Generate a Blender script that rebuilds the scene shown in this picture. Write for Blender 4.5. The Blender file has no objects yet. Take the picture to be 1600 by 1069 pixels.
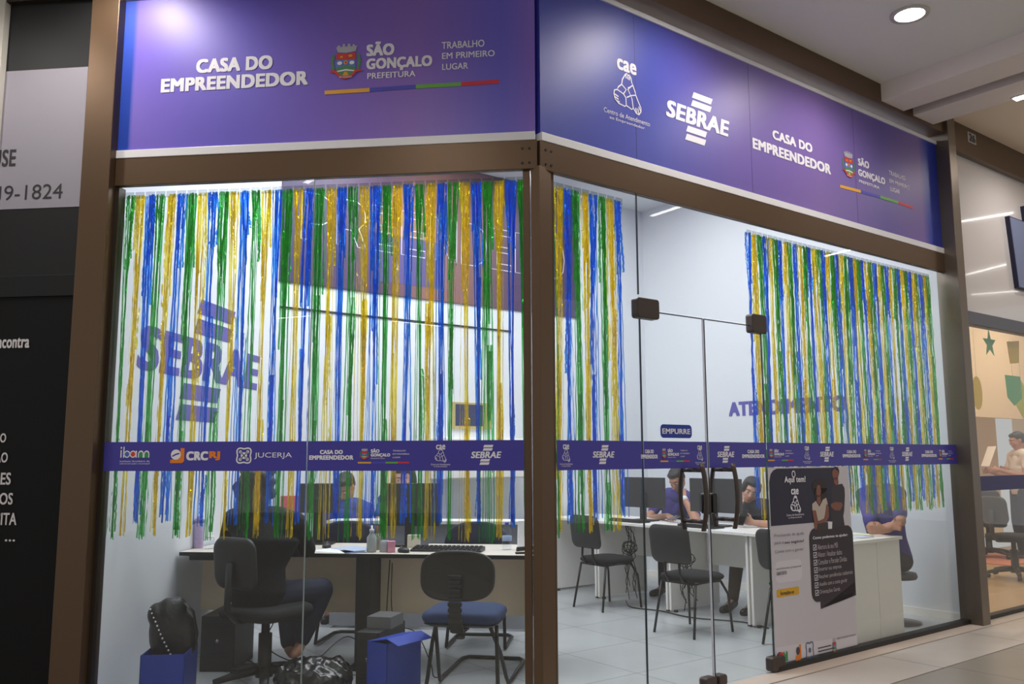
import bpy, math, random
from mathutils import Vector, Matrix, Euler
random.seed(7)
S = bpy.context.scene
COL = S.collection
PI = math.pi
V = Vector

# ------------------------------------------------------------------ camera
F_PX = 1347.23
PITCH, ROLL, YAW = math.radians(7.54507), math.radians(-0.16905), math.radians(6.72467)
TURN = math.radians(44.11869)                 # angle between the two shop fronts
CAM = V((0.405177, -4.701152, 1.42))
fw = V((-math.sin(YAW)*math.cos(PITCH), math.cos(YAW)*math.cos(PITCH), math.sin(PITCH)))
r0 = V((math.cos(YAW), math.sin(YAW), 0)); u0 = r0.cross(fw)
rt = math.cos(ROLL)*r0 + math.sin(ROLL)*u0
up = -math.sin(ROLL)*r0 + math.cos(ROLL)*u0
cd = bpy.data.cameras.new('camera'); cam = bpy.data.objects.new('camera', cd); COL.objects.link(cam)
m = Matrix((rt, up, -fw)).transposed().to_4x4(); m.translation = CAM
cam.matrix_world = m
cd.sensor_width = 36; cd.lens = F_PX/1600*36; cd.clip_start = .05; cd.clip_end = 200
S.camera = cam

# ------------------------------------------------------------------ view and world
S.view_settings.view_transform = 'Standard'
S.view_settings.look = 'None'
S.view_settings.gamma = 1
S.view_settings.use_curve_mapping = False
S.view_settings.exposure = 0.0
w = bpy.data.worlds.new('world'); S.world = w; w.use_nodes = True
w.node_tree.nodes['Background'].inputs[0].default_value = (1, .98, .96, 1)
w.node_tree.nodes['Background'].inputs[1].default_value = 0.50
S.cycles.max_bounces = 8; S.cycles.transparent_max_bounces = 40
S.cycles.diffuse_bounces = 4; S.cycles.glossy_bounces = 4
S.cycles.sample_clamp_indirect = 6

# ------------------------------------------------------------------ frames: world = left front, MR = right front
MR = Matrix.Rotation(TURN, 4, 'Z')
ML = Matrix.Identity(4)
UD = V((math.cos(TURN), math.sin(TURN), 0)); ND = V((-math.sin(TURN), math.cos(TURN), 0))
def ray(x, y): return fw*F_PX + rt*(x-800) - up*(y-534.5)
def hit(x, y, n, d):
    v = ray(x, y); return CAM + v*((d - n.dot(CAM))/n.dot(v))
def at_y(x, y, yy): return hit(x, y, V((0, 1, 0)), yy)      # on the plane y = yy
def at_z(x, y, zz=0.): return hit(x, y, V((0, 0, 1)), zz)
def at_u(x, y, uu): return hit(x, y, UD, uu)                # world point
def at_v(x, y, vv): return hit(x, y, ND, vv)
def uv(P): return V((P.dot(UD), P.dot(ND), P.z))
def PL(side, x, y):                                         # point of a shop front as (along, height)
    if side == 'L':
        p = at_y(x, y, 0.); return (p.x, p.z)
    p = at_v(x, y, 0.); return (p.dot(UD), p.z)
FR = {'L': ML, 'R': MR}

# ------------------------------------------------------------------ lights of the place
def area(name, M, sx, sy, watts, col=(1, 1, 1), spread=None):
    l = bpy.data.lights.new(name, 'AREA'); l.shape = 'RECTANGLE'; l.size = sx; l.size_y = sy
    l.energy = watts; l.color = col
    if spread: l.spread = spread
    o = bpy.data.objects.new(name, l); COL.objects.link(o); o.matrix_world = M; return o
SHOP_W = 17.5
SHOP_PANELS = [(0.75, 1.5), (0.75, 2.9), (2.1, .9), (2.1, 2.4), (3.5, .9), (3.5, 2.4)]           # (u, v)
SHOP_PANELS_L = [(-1.95, .9), (-1.95, 2.0), (-.8, 1.0), (-.6, 2.4)]
for (a, b) in SHOP_PANELS:
    area('shop_light', MR @ Matrix.Translation((a, b, 4.43)), .58, .58, SHOP_W, (.96, .985, 1))
for (a, b) in SHOP_PANELS_L:
    area('shop_light', Matrix.Translation((a, b, 4.43)), .58, .58, SHOP_W*.8, (.96, .985, 1))
DOWN_W = 70.0
DOWNS = [V((-3.62, -1.1)), V((-2.5, -.52)), V((-1.08, -2.54)), V((-1.22, -3.72)), V((2.9, -3.2))]
DOWNS += [(MR @ V((a, b, 0))).xy for a, b in ((1.12, -.77), (2.68, -.84), (4.29, -.86), (5.85, -.95), (4.49, -2.53), (8.6, -2.53))]
for d in DOWNS:
    l = bpy.data.lights.new('downlight_beam', 'SPOT'); l.energy = DOWN_W; l.spot_size = math.radians(158); l.spot_blend = .6
    l.shadow_soft_size = .09; l.color = (1, .93, .86)
    o = bpy.data.objects.new('downlight_beam', l); COL.objects.link(o); o.location = (d.x, d.y, 4.44)

# ------------------------------------------------------------------ materials
def lin(c):
    return tuple(((x/255)/12.92 if x/255 <= .04045 else ((x/255+.055)/1.055)**2.4) for x in c) + (1.,)
MATS = {}
def M_(name, rgb=(200, 200, 200), rough=.5, metal=0., noise=0., nscale=8., spec=.5, bump=0., bscale=60., emit=0., stretch=None, coat=0.):
    if name in MATS: return MATS[name]
    m = bpy.data.materials.new(name); m.use_nodes = True
    nt = m.node_tree; b = nt.nodes['Principled BSDF']
    b.inputs['Base Color'].default_value = lin(rgb)
    b.inputs['Roughness'].default_value = rough; b.inputs['Metallic'].default_value = metal
    b.inputs['Specular IOR Level'].default_value = spec
    b.inputs['Coat Weight'].default_value = coat
    if emit:
        b.inputs['Emission Color'].default_value = lin(rgb); b.inputs['Emission Strength'].default_value = emit
    if noise or bump:
        tc = nt.nodes.new('ShaderNodeTexCoord')
        src = tc.outputs['Object']
        if stretch:
            mp = nt.nodes.new('ShaderNodeMapping'); mp.inputs['Scale'].default_value = stretch
            nt.links.new(src, mp.inputs[0]); src = mp.outputs[0]
    if noise:
        n = nt.nodes.new('ShaderNodeTexNoise'); n.inputs['Scale'].default_value = nscale; n.inputs['Detail'].default_value = 4
        nt.links.new(src, n.inputs['Vector'])
        mx = nt.nodes.new('ShaderNodeMix'); mx.data_type = 'RGBA'
        c = lin(rgb)
        mx.inputs['A'].default_value = tuple(x*(1-noise) for x in c[:3])+(1,)
        mx.inputs['B'].default_value = tuple(min(1, x*(1+noise)) for x in c[:3])+(1,)
        nt.links.new(n.outputs['Fac'], mx.inputs['Factor']); nt.links.new(mx.outputs['Result'], b.inputs['Base Color'])
    if bump:
        n2 = nt.nodes.new('ShaderNodeTexNoise'); n2.inputs['Scale'].default_value = bscale; n2.inputs['Detail'].default_value = 3
        nt.links.new(src, n2.inputs['Vector'])
        bp = nt.nodes.new('ShaderNodeBump'); bp.inputs['Strength'].default_value = bump; bp.inputs['Distance'].default_value = .01
        nt.links.new(n2.outputs['Fac'], bp.inputs['Height']); nt.links.new(bp.outputs[0], b.inputs['Normal'])
    MATS[name] = m; return m

def glass_mat(name, tint=(.955, .968, .965), refl=1.0):
    m = bpy.data.materials.new(name); m.use_nodes = True; nt = m.node_tree; nt.nodes.clear()
    out = nt.nodes.new('ShaderNodeOutputMaterial'); mix = nt.nodes.new('ShaderNodeMixShader')
    tr = nt.nodes.new('ShaderNodeBsdfTransparent'); tr.inputs[0].default_value = tint + (1,)
    gl = nt.nodes.new('ShaderNodeBsdfGlossy'); gl.inputs['Roughness'].default_value = 0.0
    gl.inputs['Color'].default_value = (refl, refl, refl, 1)
    lw = nt.nodes.new('ShaderNodeLayerWeight'); lw.inputs[0].default_value = .5
    p = nt.nodes.new('ShaderNodeMath'); p.operation = 'POWER'; p.inputs[1].default_value = 5
    ma = nt.nodes.new('ShaderNodeMath'); ma.operation = 'MULTIPLY_ADD'; ma.inputs[1].default_value = .96; ma.inputs[2].default_value = .04
    nt.links.new(lw.outputs['Facing'], p.inputs[0]); nt.links.new(p.outputs[0], ma.inputs[0])
    nt.links.new(ma.outputs[0], mix.inputs[0]); nt.links.new(tr.outputs[0], mix.inputs[1]); nt.links.new(gl.outputs[0], mix.inputs[2])
    nt.links.new(mix.outputs[0], out.inputs[0]); MATS[name] = m; return m

def foil_mat(name, rgb, tint, clear=.42):
    m = bpy.data.materials.new(name); m.use_nodes = True; nt = m.node_tree; nt.nodes.clear()
    N = nt.nodes.new; L = nt.links.new
    out = N('ShaderNodeOutputMaterial'); c = lin(rgb)
    tr = N('ShaderNodeBsdfTransparent'); tr.inputs[0].default_value = tint + (1,)
    gl = N('ShaderNodeBsdfGlossy'); gl.inputs['Roughness'].default_value = .18; gl.inputs['Color'].default_value = c
    tl = N('ShaderNodeBsdfTranslucent'); tl.inputs[0].default_value = c
    df = N('ShaderNodeBsdfDiffuse'); df.inputs[0].default_value = c
    tc = N('ShaderNodeTexCoord'); mp = N('ShaderNodeMapping'); mp.inputs['Scale'].default_value = (1, 1, .28)
    n = N('ShaderNodeTexNoise'); n.inputs['Scale'].default_value = 55; n.inputs['Detail'].default_value = 1
    L(tc.outputs['Object'], mp.inputs[0]); L(mp.outputs[0], n.inputs['Vector'])
    bp = N('ShaderNodeBump'); bp.inputs['Strength'].default_value = 1.0; bp.inputs['Distance'].default_value = .02
    L(n.outputs['Fac'], bp.inputs['Height']); L(bp.outputs[0], gl.inputs['Normal'])
    a = N('ShaderNodeMixShader'); a.inputs[0].default_value = .35; L(tl.outputs[0], a.inputs[1]); L(df.outputs[0], a.inputs[2])
    b = N('ShaderNodeMixShader'); b.inputs[0].default_value = .70; L(a.outputs[0], b.inputs[1]); L(gl.outputs[0], b.inputs[2])
    n3 = N('ShaderNodeTexNoise'); n3.inputs['Scale'].default_value = 14; n3.inputs['Detail'].default_value = 3; L(mp.outputs[0], n3.inputs['Vector'])
    mr = N('ShaderNodeMapRange'); mr.inputs['From Min'].default_value = .35; mr.inputs['From Max'].default_value = .65; mr.inputs['To Min'].default_value = clear-.28; mr.inputs['To Max'].default_value = clear+.28
    L(n3.outputs['Fac'], mr.inputs['Value'])
    d = N('ShaderNodeMixShader'); L(mr.outputs[0], d.inputs[0]); L(b.outputs[0], d.inputs[1]); L(tr.outputs[0], d.inputs[2])
    L(d.outputs[0], out.inputs[0]); MATS[name] = m; return m

def tile_mat(name, base, grout, size, mortar, ang, off=(0, 0), rough=.25, var=.03, cols=None, bias=0.):
    m = bpy.data.materials.new(name); m.use_nodes = True; nt = m.node_tree; b = nt.nodes['Principled BSDF']
    N = nt.nodes.new; L = nt.links.new
    g = N('ShaderNodeNewGeometry'); mp = N('ShaderNodeMapping')
    mp.inputs['Rotation'].default_value = (0, 0, -ang); mp.inputs['Location'].default_value = (-off[0], -off[1], 0)
    L(g.outputs['Position'], mp.inputs[0])
    br = N('ShaderNodeTexBrick'); br.offset = 0; br.inputs['Scale'].default_value = 1
    br.inputs['Brick Width'].default_value = size; br.inputs['Row Height'].default_value = size
    br.inputs['Mortar Size'].default_value = mortar; br.inputs['Mortar Smooth'].default_value = .1; br.inputs['Bias'].default_value = bias
    c = lin(base); c2 = lin(cols) if cols else tuple(x*(1-var) for x in c[:3])+(1,)
    br.inputs['Color1'].default_value = c; br.inputs['Color2'].default_value = c2; br.inputs['Mortar'].default_value = lin(grout)
    L(mp.outputs[0], br.inputs['Vector'])
    n = N('ShaderNodeTexNoise'); n.inputs['Scale'].default_value = 3; n.inputs['Detail'].default_value = 6
    L(mp.outputs[0], n.inputs['Vector'])
    mx = N('ShaderNodeMix'); mx.data_type = 'RGBA'; mx.blend_type = 'MULTIPLY'; mx.inputs['Factor'].default_value = .22
    L(br.outputs['Color'], mx.inputs['A']); L(n.outputs['Fac'], mx.inputs['B']); L(mx.outputs['Result'], b.inputs['Base Color'])
    b.inputs['Roughness'].default_value = rough
    MATS[name] = m; return m

def sign_mat(name, u_a, u_b, stops, ang):
    """printed vinyl whose colour runs along the sign"""
    m = bpy.data.materials.new(name); m.use_nodes = True; nt = m.node_tree; b = nt.nodes['Principled BSDF']
    N = nt.nodes.new; L = nt.links.new
    g = N('ShaderNodeNewGeometry'); mp = N('ShaderNodeMapping'); mp.inputs['Rotation'].default_value = (0, 0, -ang)
    L(g.outputs['Position'], mp.inputs[0])
    sx = N('ShaderNodeSeparateXYZ'); L(mp.outputs[0], sx.inputs[0])
    mr = N('ShaderNodeMapRange'); mr.inputs['From Min'].default_value = u_a; mr.inputs['From Max'].default_value = u_b
    L(sx.outputs['X'], mr.inputs['Value'])
    cr = N('ShaderNodeValToRGB'); e = cr.color_ramp.elements
    e[0].position = stops[0][0]; e[0].color = lin(stops[0][1]); e[1].position = stops[-1][0]; e[1].color = lin(stops[-1][1])
    for p, c in stops[1:-1]:
        k = e.new(p); k.color = lin(c)
    L(mr.outputs[0], cr.inputs[0]); L(cr.outputs[0], b.inputs['Base Color'])
    b.inputs['Roughness'].default_value = .42; b.inputs['Specular IOR Level'].default_value = .5
    MATS[name] = m; return m

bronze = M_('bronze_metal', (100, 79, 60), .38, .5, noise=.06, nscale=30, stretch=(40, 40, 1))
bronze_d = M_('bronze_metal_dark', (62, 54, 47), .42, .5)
steel_post = M_('brushed_post', (122, 112, 102), .36, .7, noise=.08, nscale=40, stretch=(40, 40, 1))
white_wall = M_('white_wall_paint', (228, 231, 234), .6, noise=.01, nscale=2)
white_strip = M_('white_strip', (235, 235, 240), .35)
vinyl_white = M_('white_vinyl', (238, 236, 246), .45)
vinyl_grey = M_('grey_vinyl', (150, 148, 158), .5)
band_blue = M_('band_blue_vinyl', (66, 60, 160), .4)
push_blue = M_('push_blue_vinyl', (24, 52, 160), .4)
black_pl = M_('black_plastic', (26, 26, 28), .45, bump=.05, bscale=300)
black_fab = M_('black_fabric', (18, 19, 22), .9, bump=.3, bscale=400)
dark_grey = M_('dark_grey_plastic', (40, 38, 37), .5)
grey_pl = M_('grey_plastic', (120, 120, 122), .5)
white_pl = M_('white_plastic', (232, 232, 232), .4)
desk_top = M_('cream_laminate', (222, 214, 200), .4, noise=.02, nscale=5)
desk_side = M_('tan_laminate', (236, 214, 186), .5, noise=.03, nscale=6)
white_lam = M_('white_laminate', (244, 240, 233), .35, noise=.01, nscale=3)
edge_black = M_('black_edge_band', (28, 27, 27), .5)
blue_box = M_('blue_corrugated', (26, 62, 168), .45, bump=.15, bscale=40)
blue_fab = M_('blue_fabric', (38, 58, 98), .85, bump=.2, bscale=300)
navy_fab = M_('navy_fabric', (40, 44, 68), .85, bump=.2, bscale=300)
metal_blk = M_('black_painted_metal', (30, 29, 29), .35, .3)
chrome = M_('steel', (190, 190, 190), .25, 1.)
paper = M_('paper', (240, 240, 242), .7)
black_leather = M_('black_leather', (22, 22, 24), .42, bump=.5, bscale=40)
GLASS = glass_mat('clear_glass')
CLEAR = glass_mat('clear_plastic', (.93, .95, .97), 1.)

# ------------------------------------------------------------------ mesh builder
class MB:
    def __init__(s): s.v = []; s.f = []; s.mi = []; s.mats = []; s.cur = 0; s.sm = []
    def mat(s, m):
        if m not in s.mats: s.mats.append(m)
        s.cur = s.mats.index(m); return s
    def add(s, vs, fs, smooth=False, M=None):
        k = len(s.v)
        for p in vs:
            p = V(p)
            if M is not None: p = M @ p
            s.v.append(p)
        for f in fs:
            s.f.append(tuple(i+k for i in f)); s.mi.append(s.cur); s.sm.append(smooth)
        return s
    def box(s, c, d, M=None, rz=0.):
        x, y, z = d[0]/2, d[1]/2, d[2]/2
        R = Matrix.Translation(V(c)) @ Matrix.Rotation(rz, 4, 'Z')
        if M is not None: R = M @ R
        vs = [(a*x, b*y, e*z) for a in (-1, 1) for b in (-1, 1) for e in (-1, 1)]
        return s.add(vs, [(0, 1, 3, 2), (4, 6, 7, 5), (0, 4, 5, 1), (2, 3, 7, 6), (0, 2, 6, 4), (1, 5, 7, 3)], False, R)
    def span(s, a, b, M=None):
        return s.box([(a[i]+b[i])/2 for i in range(3)], [abs(b[i]-a[i]) for i in range(3)], M)
    def tube(s, pts, r, n=10, caps=True, ax=None, smooth=True, closed=False):
        pts = [V(p) for p in pts]; m = len(pts)
        if not isinstance(r, (list, tuple)): r = [r]*m
        r = [(q, q) if not isinstance(q, (list, tuple)) else q for q in r]
        vs = []; pa = None
        for i, p in enumerate(pts):
            if closed: t = pts[(i+1) % m]-pts[i-1]
            else: t = (pts[min(i+1, m-1)]-pts[max(i-1, 0)])
            if t.length < 1e-9: t = V((0, 0, 1))
            t.normalize()
            if ax is not None: a = V(ax)
            elif pa is None: a = V((1, 0, 0)) if abs(t.x) < .8 else V((0, 1, 0))
            else: a = pa
            a = a - t*a.dot(t)
            if a.length < 1e-6: a = t.orthogonal()
            a.normalize(); pa = a; b = t.cross(a)
            for k in range(n):
                th = 2*PI*k/n; vs.append(p + a*(math.cos(th)*r[i][0]) + b*(math.sin(th)*r[i][1]))
        fs = []
        for i in range(m if closed else m-1):
            j = (i+1) % m
            for k in range(n):
                fs.append((i*n+k, i*n+(k+1) % n, j*n+(k+1) % n, j*n+k))
        if caps and not closed:
            fs.append(tuple(range(n-1, -1, -1))); fs.append(tuple((m-1)*n+k for k in range(n)))
        return s.add(vs, fs, smooth)
    def ell(s, c, r, R=None, nu=16, nv=10):
        if not isinstance(r, (list, tuple)): r = (r, r, r)
        M = Matrix.Translation(V(c)) @ (R.to_4x4() if R is not None else Matrix.Identity(4))
        vs = [(0, 0, -r[2])]
        for i in range(1, nv):
            ph = -PI/2+PI*i/nv
            for k in range(nu):
                th = 2*PI*k/nu; vs.append((math.cos(ph)*math.cos(th)*r[0], math.cos(ph)*math.sin(th)*r[1], math.sin(ph)*r[2]))
        vs.append((0, 0, r[2])); fs = []
        for k in range(nu): fs.append((0, 1+(k+1) % nu, 1+k))
        for i in range(nv-2):
            for k in range(nu):
                a = 1+i*nu+k; b = 1+i*nu+(k+1) % nu; fs.append((a, b, b+nu, a+nu))
        t = len(vs)-1; q = 1+(nv-2)*nu
        for k in range(nu): fs.append((q+k, q+(k+1) % nu, t))
        return s.add(vs, fs, True, M)
    def cap(s, pts, r, n=10):
        """tapered tube with round ends"""
        if not isinstance(r, (list, tuple)): r = [r]*len(pts)
        s.tube(pts, r, n)
        s.ell(pts[0], r[0], nu=n, nv=8); s.ell(pts[-1], r[-1], nu=n, nv=8); return s
    def lathe(s, prof, c=(0, 0, 0), n=20, smooth=True, caps=True):
        c = V(c); vs = []; fs = []
        for (r, z) in prof:
            for k in range(n):
                th = 2*PI*k/n; vs.append(c+V((r*math.cos(th), r*math.sin(th), z)))
        for i in range(len(prof)-1):
            for k in range(n): fs.append((i*n+k, i*n+(k+1) % n, (i+1)*n+(k+1) % n, (i+1)*n+k))
        if caps: fs.append(tuple(range(n-1, -1, -1))); fs.append(tuple((len(prof)-1)*n+k for k in range(n)))
        return s.add(vs, fs, smooth)
    def prism(s, poly, a, b, plane='xz', M=None, smooth=False):
        """poly of 2d points, extruded from a to b along the third axis"""
        def P(p, t):
            return {'xz': (p[0], t, p[1]), 'xy': (p[0], p[1], t), 'yz': (t, p[0], p[1])}[plane]
        n = len(poly); vs = [P(p, a) for p in poly]+[P(p, b) for p in poly]
        fs = [tuple(range(n)), tuple(range(2*n-1, n-1, -1))]
        for k in range(n): fs.append((k, n+k, n+(k+1) % n, (k+1) % n))
        return s.add(vs, fs, smooth, M)
    def flat(s, poly, y):
        n = len(poly); A = sum(poly[i][0]*poly[(i+1) % n][1]-poly[(i+1) % n][0]*poly[i][1] for i in range(n))
        if A < 0: poly = poly[::-1]
        return s.add([(p[0], y, p[1]) for p in poly], [tuple(range(n))])
    def stroke(s, pts, w, y, closed=False):
        pts = [V(p) for p in pts]; m = len(pts); L = []; Rr = []
        for i in range(m):
            a = pts[i-1] if (i > 0 or closed) else pts[i]
            b = pts[(i+1) % m] if (i < m-1 or closed) else pts[i]
            t = (b-a); t = t.normalized() if t.length > 1e-9 else V((1, 0))
            nn = V((-t.y, t.x))*w/2; L.append(pts[i]+nn); Rr.append(pts[i]-nn)
        for i in range(m if closed else m-1):
            j = (i+1) % m; s.flat([tuple(Rr[i]), tuple(Rr[j]), tuple(L[j]), tuple(L[i])], y)
        return s
    def disc(s, c, rx, rz, y, n=20):
        return s.flat([(c[0]+rx*math.cos(2*PI*k/n), c[1]+rz*math.sin(2*PI*k/n)) for k in range(n)], y)

def rrect(x0, z0, x1, z1, r, n=5):
    out = []
    for (cx, cz, a) in ((x1-r, z0+r, -PI/2), (x1-r, z1-r, 0), (x0+r, z1-r, PI/2), (x0+r, z0+r, PI)):
        for k in range(n+1):
            t = a+PI/2*k/n; out.append((cx+r*math.cos(t), cz+r*math.sin(t)))
    return out

WM = {}
def fix_normals(me):
    import bmesh
    bm = bmesh.new(); bm.from_mesh(me); bmesh.ops.recalc_face_normals(bm, faces=bm.faces); bm.to_mesh(me); bm.free()
def obj(name, mb, mat=None, parent=None, fr=None, bevel=0., remesh=0., smooth_it=0, flatdecal=False, subsurf=0):
    """one mesh object; fr: frame of the builder's coordinates (None = local of parent, or world when top level)"""
    me = bpy.data.meshes.new(name)
    vs = mb.v
    if parent is not None and fr is not None:
        T = WM[parent.name].inverted() @ fr; vs = [T @ p for p in vs]
        base = Matrix.Identity(4)
    elif parent is not None: base = Matrix.Identity(4)
    else:
        if fr is not None and fr is not ML: R = fr.to_3x3().to_4x4()
        else: R = Matrix.Identity(4)
        lo = V([min(p[i] for p in vs) for i in range(3)]); hi = V([max(p[i] for p in vs) for i in range(3)])
        c = V(((lo.x+hi.x)/2, (lo.y+hi.y)/2, lo.z)); vs = [p-c for p in vs]
        base = (fr if fr is not None else Matrix.Identity(4)) @ Matrix.Translation(c)
    me.from_pydata([tuple(p) for p in vs], [], mb.f)
    mats = mb.mats if mb.mats else [mat]
    if mat is not None and mb.mats and mb.mats != [mat] and len(mb.mats) == 0: mats = [mat]
    for q in mats: me.materials.append(q)
    me.polygons.foreach_set('material_index', mb.mi if mb.mats else [0]*len(mb.f))
    me.polygons.foreach_set('use_smooth', mb.sm)
    if not flatdecal: fix_normals(me)
    me.update()
    o = bpy.data.objects.new(name, me); COL.objects.link(o)
    if parent is not None:
        o.parent = parent; WM[o.name] = WM[parent.name].copy()
    else:
        o.matrix_world = base; WM[o.name] = base
    if bevel:
        b = o.modifiers.new('bevel', 'BEVEL'); b.width = bevel; b.segments = 2; b.limit_method = 'ANGLE'; b.angle_limit = .6
    if remesh:
        r = o.modifiers.new('remesh', 'REMESH'); r.mode = 'VOXEL'; r.voxel_size = remesh; r.use_smooth_shade = True
        if smooth_it:
            q = o.modifiers.new('smooth', 'SMOOTH'); q.iterations = smooth_it; q.factor = .5
    return o
def tag(o, label=None, cat=None, group=None, kind=None):
    if label: o['label'] = label
    if cat: o['category'] = cat
    if group: o['group'] = group
    if kind: o['kind'] = kind
    return o
def thing(name, label, cat, M, group=None, kind=None):
    if isinstance(M, (tuple, Vector)): M = Matrix.Translation(V(M))
    o = bpy.data.objects.new(name, None); COL.objects.link(o); o.matrix_world = M; WM[o.name] = M.copy(); o.empty_display_size = .1
    return tag(o, label, cat, group, kind)
def struct(name, mb, mat=None, fr=None, **k): return tag(obj(name, mb, mat, None, fr, **k), kind='structure')
def dup(o, M, label, group=None):
    """copy of a thing with its parts and sub-parts"""
    def cp(x, par):
        c = x.copy(); COL.objects.link(c)
        if par is not None: c.parent = par; c.matrix_parent_inverse = x.matrix_parent_inverse
        for ch in [q for q in CH.get(x.name, [])]: cp(ch, c)
        return c
    CH = {}
    for q in COL.objects:
        if q.parent: CH.setdefault(q.parent.name, []).append(q)
    r = cp(o, None); r.matrix_world = M; WM[r.name] = M.copy(); r['label'] = label
    if group: r['group'] = group
    return r
def place(P, rz=0.): return Matrix.Translation(V(P)) @ Matrix.Rotation(rz, 4, 'Z')

# ------------------------------------------------------------------ lettering
_T = {}
def glyphs(txt, space=1., res=4):
    k = (txt, space)
    if k in _T: return _T[k]
    c = bpy.data.curves.new('t', 'FONT'); c.body = txt; c.size = 1; c.resolution_u = res
    c.space_character = space; c.fill_mode = 'FRONT'
    o = bpy.data.objects.new('t', c); me = o.to_mesh()
    vs = [(v.co.x, v.co.y) for v in me.vertices]; fs = [tuple(p.vertices) for p in me.polygons]
    o.to_mesh_clear(); bpy.data.objects.remove(o); bpy.data.curves.remove(c)
    x0 = min(v[0] for v in vs); x1 = max(v[0] for v in vs); y0 = min(v[1] for v in vs); y1 = max(v[1] for v in vs)
    vs = [((x-x0)/(x1-x0), (y-y0)/(y1-y0)) for x, y in vs]
    _T[k] = (vs, fs, x1-x0, y1-y0); return _T[k]
def text(mb, txt, a, b, y, bold=.02, space=1., shear=0.):
    """a = (x, z) of top left, b = (x, z) of bottom right; bold letters are thickened by layered, slightly shifted strokes"""
    bold = max(0., bold); tr = space*(1.0+1.8*bold)
    vs, fs, rw, rh = glyphs(txt, tr, 4 if (b[0]-a[0]) > .3 or len(txt) < 9 else 2)
    wx, hz = b[0]-a[0], a[1]-b[1]
    d = bold*1.25*wx/rw; e = bold*.7*hz/rh
    wx -= 2*d; hz2 = hz-2*e
    for k, (sx, sz) in enumerate(((0, 0), (-1, -1), (1, 1), (-1, 1), (1, -1)) if bold > 0 else ((0, 0),)):
        mb.add([(a[0]+d+sx*d+p[0]*wx+shear*(p[1]-.5)*hz, y-.00006*k, b[1]+e+sz*e+p[1]*hz2) for p in vs], fs)
    return mb
def ptext(mb, side, txt, tl, br, y, bold=.02, space=1., shear=0.):
    return text(mb, txt, PL(side, *tl), PL(side, *br), y, bold, space, shear)

yel = M_('bar_yellow', (232, 172, 60), .5); bar_b = M_('bar_blue', (78, 78, 190), .5)
bar_g = M_('bar_green', (108, 178, 74), .5); bar_r = M_('bar_red', (214, 52, 66), .5)
crest_red = M_('crest_red', (206, 62, 58), .5); crest_gr = M_('crest_green', (84, 140, 92), .5)
crest_sky = M_('crest_blue', (90, 128, 206), .5); crest_gold = M_('crest_gold', (222, 160, 60), .5); crest_gy = M_('crest_grey', (176, 176, 188), .5)
orange = M_('logo_orange', (236, 132, 36), .5)

def crest(mb, x0, z0, x1, z1, y, fine=True):
    """shield under a mural crown, branches at the sides, ribbon below; box in sign coordinates"""
    W, H = x1-x0, z1-z0
    def p(a, b): return (x0+a*W, z0+b*H)
    def poly(m, pts, dy=0.): mb.mat(m).flat([p(*q) for q in pts], y-dy)
    poly(crest_gy, [(.24, .76), (.5, .73), (.80, .77), (.85, .92), (.78, .90), (.76, .95), (.70, .95), (.69, .90), (.63, .90), (.62, .97), (.55, .97), (.54, .90), (.47, .90), (.46, .97), (.39, .97), (.38, .9), (.32, .89), (.3, .94), (.24, .94), (.22, .89), (.18, .90)])
    poly(crest_sky, [(.2, .22), (.35, .12), (.5, .09), (.65, .12), (.8, .22), (.8, .74), (.5, .71), (.2, .74)])
    poly(crest_red, [(.2, .56), (.8, .56), (.8, .74), (.5, .71), (.2, .74)], .001)
    poly(crest_gr, [(.2, .22), (.35, .12), (.5, .09), (.65, .12), (.8, .22), (.8, .36), (.5, .40), (.2, .36)], .001)
    poly(vinyl_white, [(.22, .27), (.5, .31), (.78, .27), (.78, .24), (.5, .27), (.22, .24)], .0015)
    poly(crest_gold, [(.40, .14), (.60, .14), (.54, .24), (.46, .24)], .002)
    mb.mat(crest_gold).disc(p(.5, .48), .07*W, .055*H, y-.002, 10)
    if fine:
        mb.mat(crest_red).disc(p(.5, .48), .04*W, .03*H, y-.0025, 8)
        for cx in (.31, .69):
            mb.mat(vinyl_white).disc(p(cx, .47), .08*W, .05*H, y-.002, 8)
        mb.mat(crest_gold).disc(p(.36, .63), .05*W, .03*H, y-.002, 7); mb.disc(p(.64, .65), .07*W, .035*H, y-.002, 7)
    for sx in (0, 1):
        for k in range(5):
            cx = .07+.02*abs(k-2); cx = cx if sx == 0 else 1-cx
            mb.mat(crest_gr).disc(p(cx, .34+.08*k), .055*W, .045*H, y, 7)
    poly(crest_red, [(0, .24), (.16, .22), (.3, .10), (.5, .045), (.7, .10), (.84, .22), (1, .24), (.98, .29), (.8, .29), (.68, .165), (.5, .12), (.32, .165), (.2, .29), (.02, .29)], .0028)
    if fine:
        text(mb.mat(vinyl_white), 'SÃO GONÇALO', p(.3, .13), p(.7, .075), y-.0034, .01)
    return mb

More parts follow.
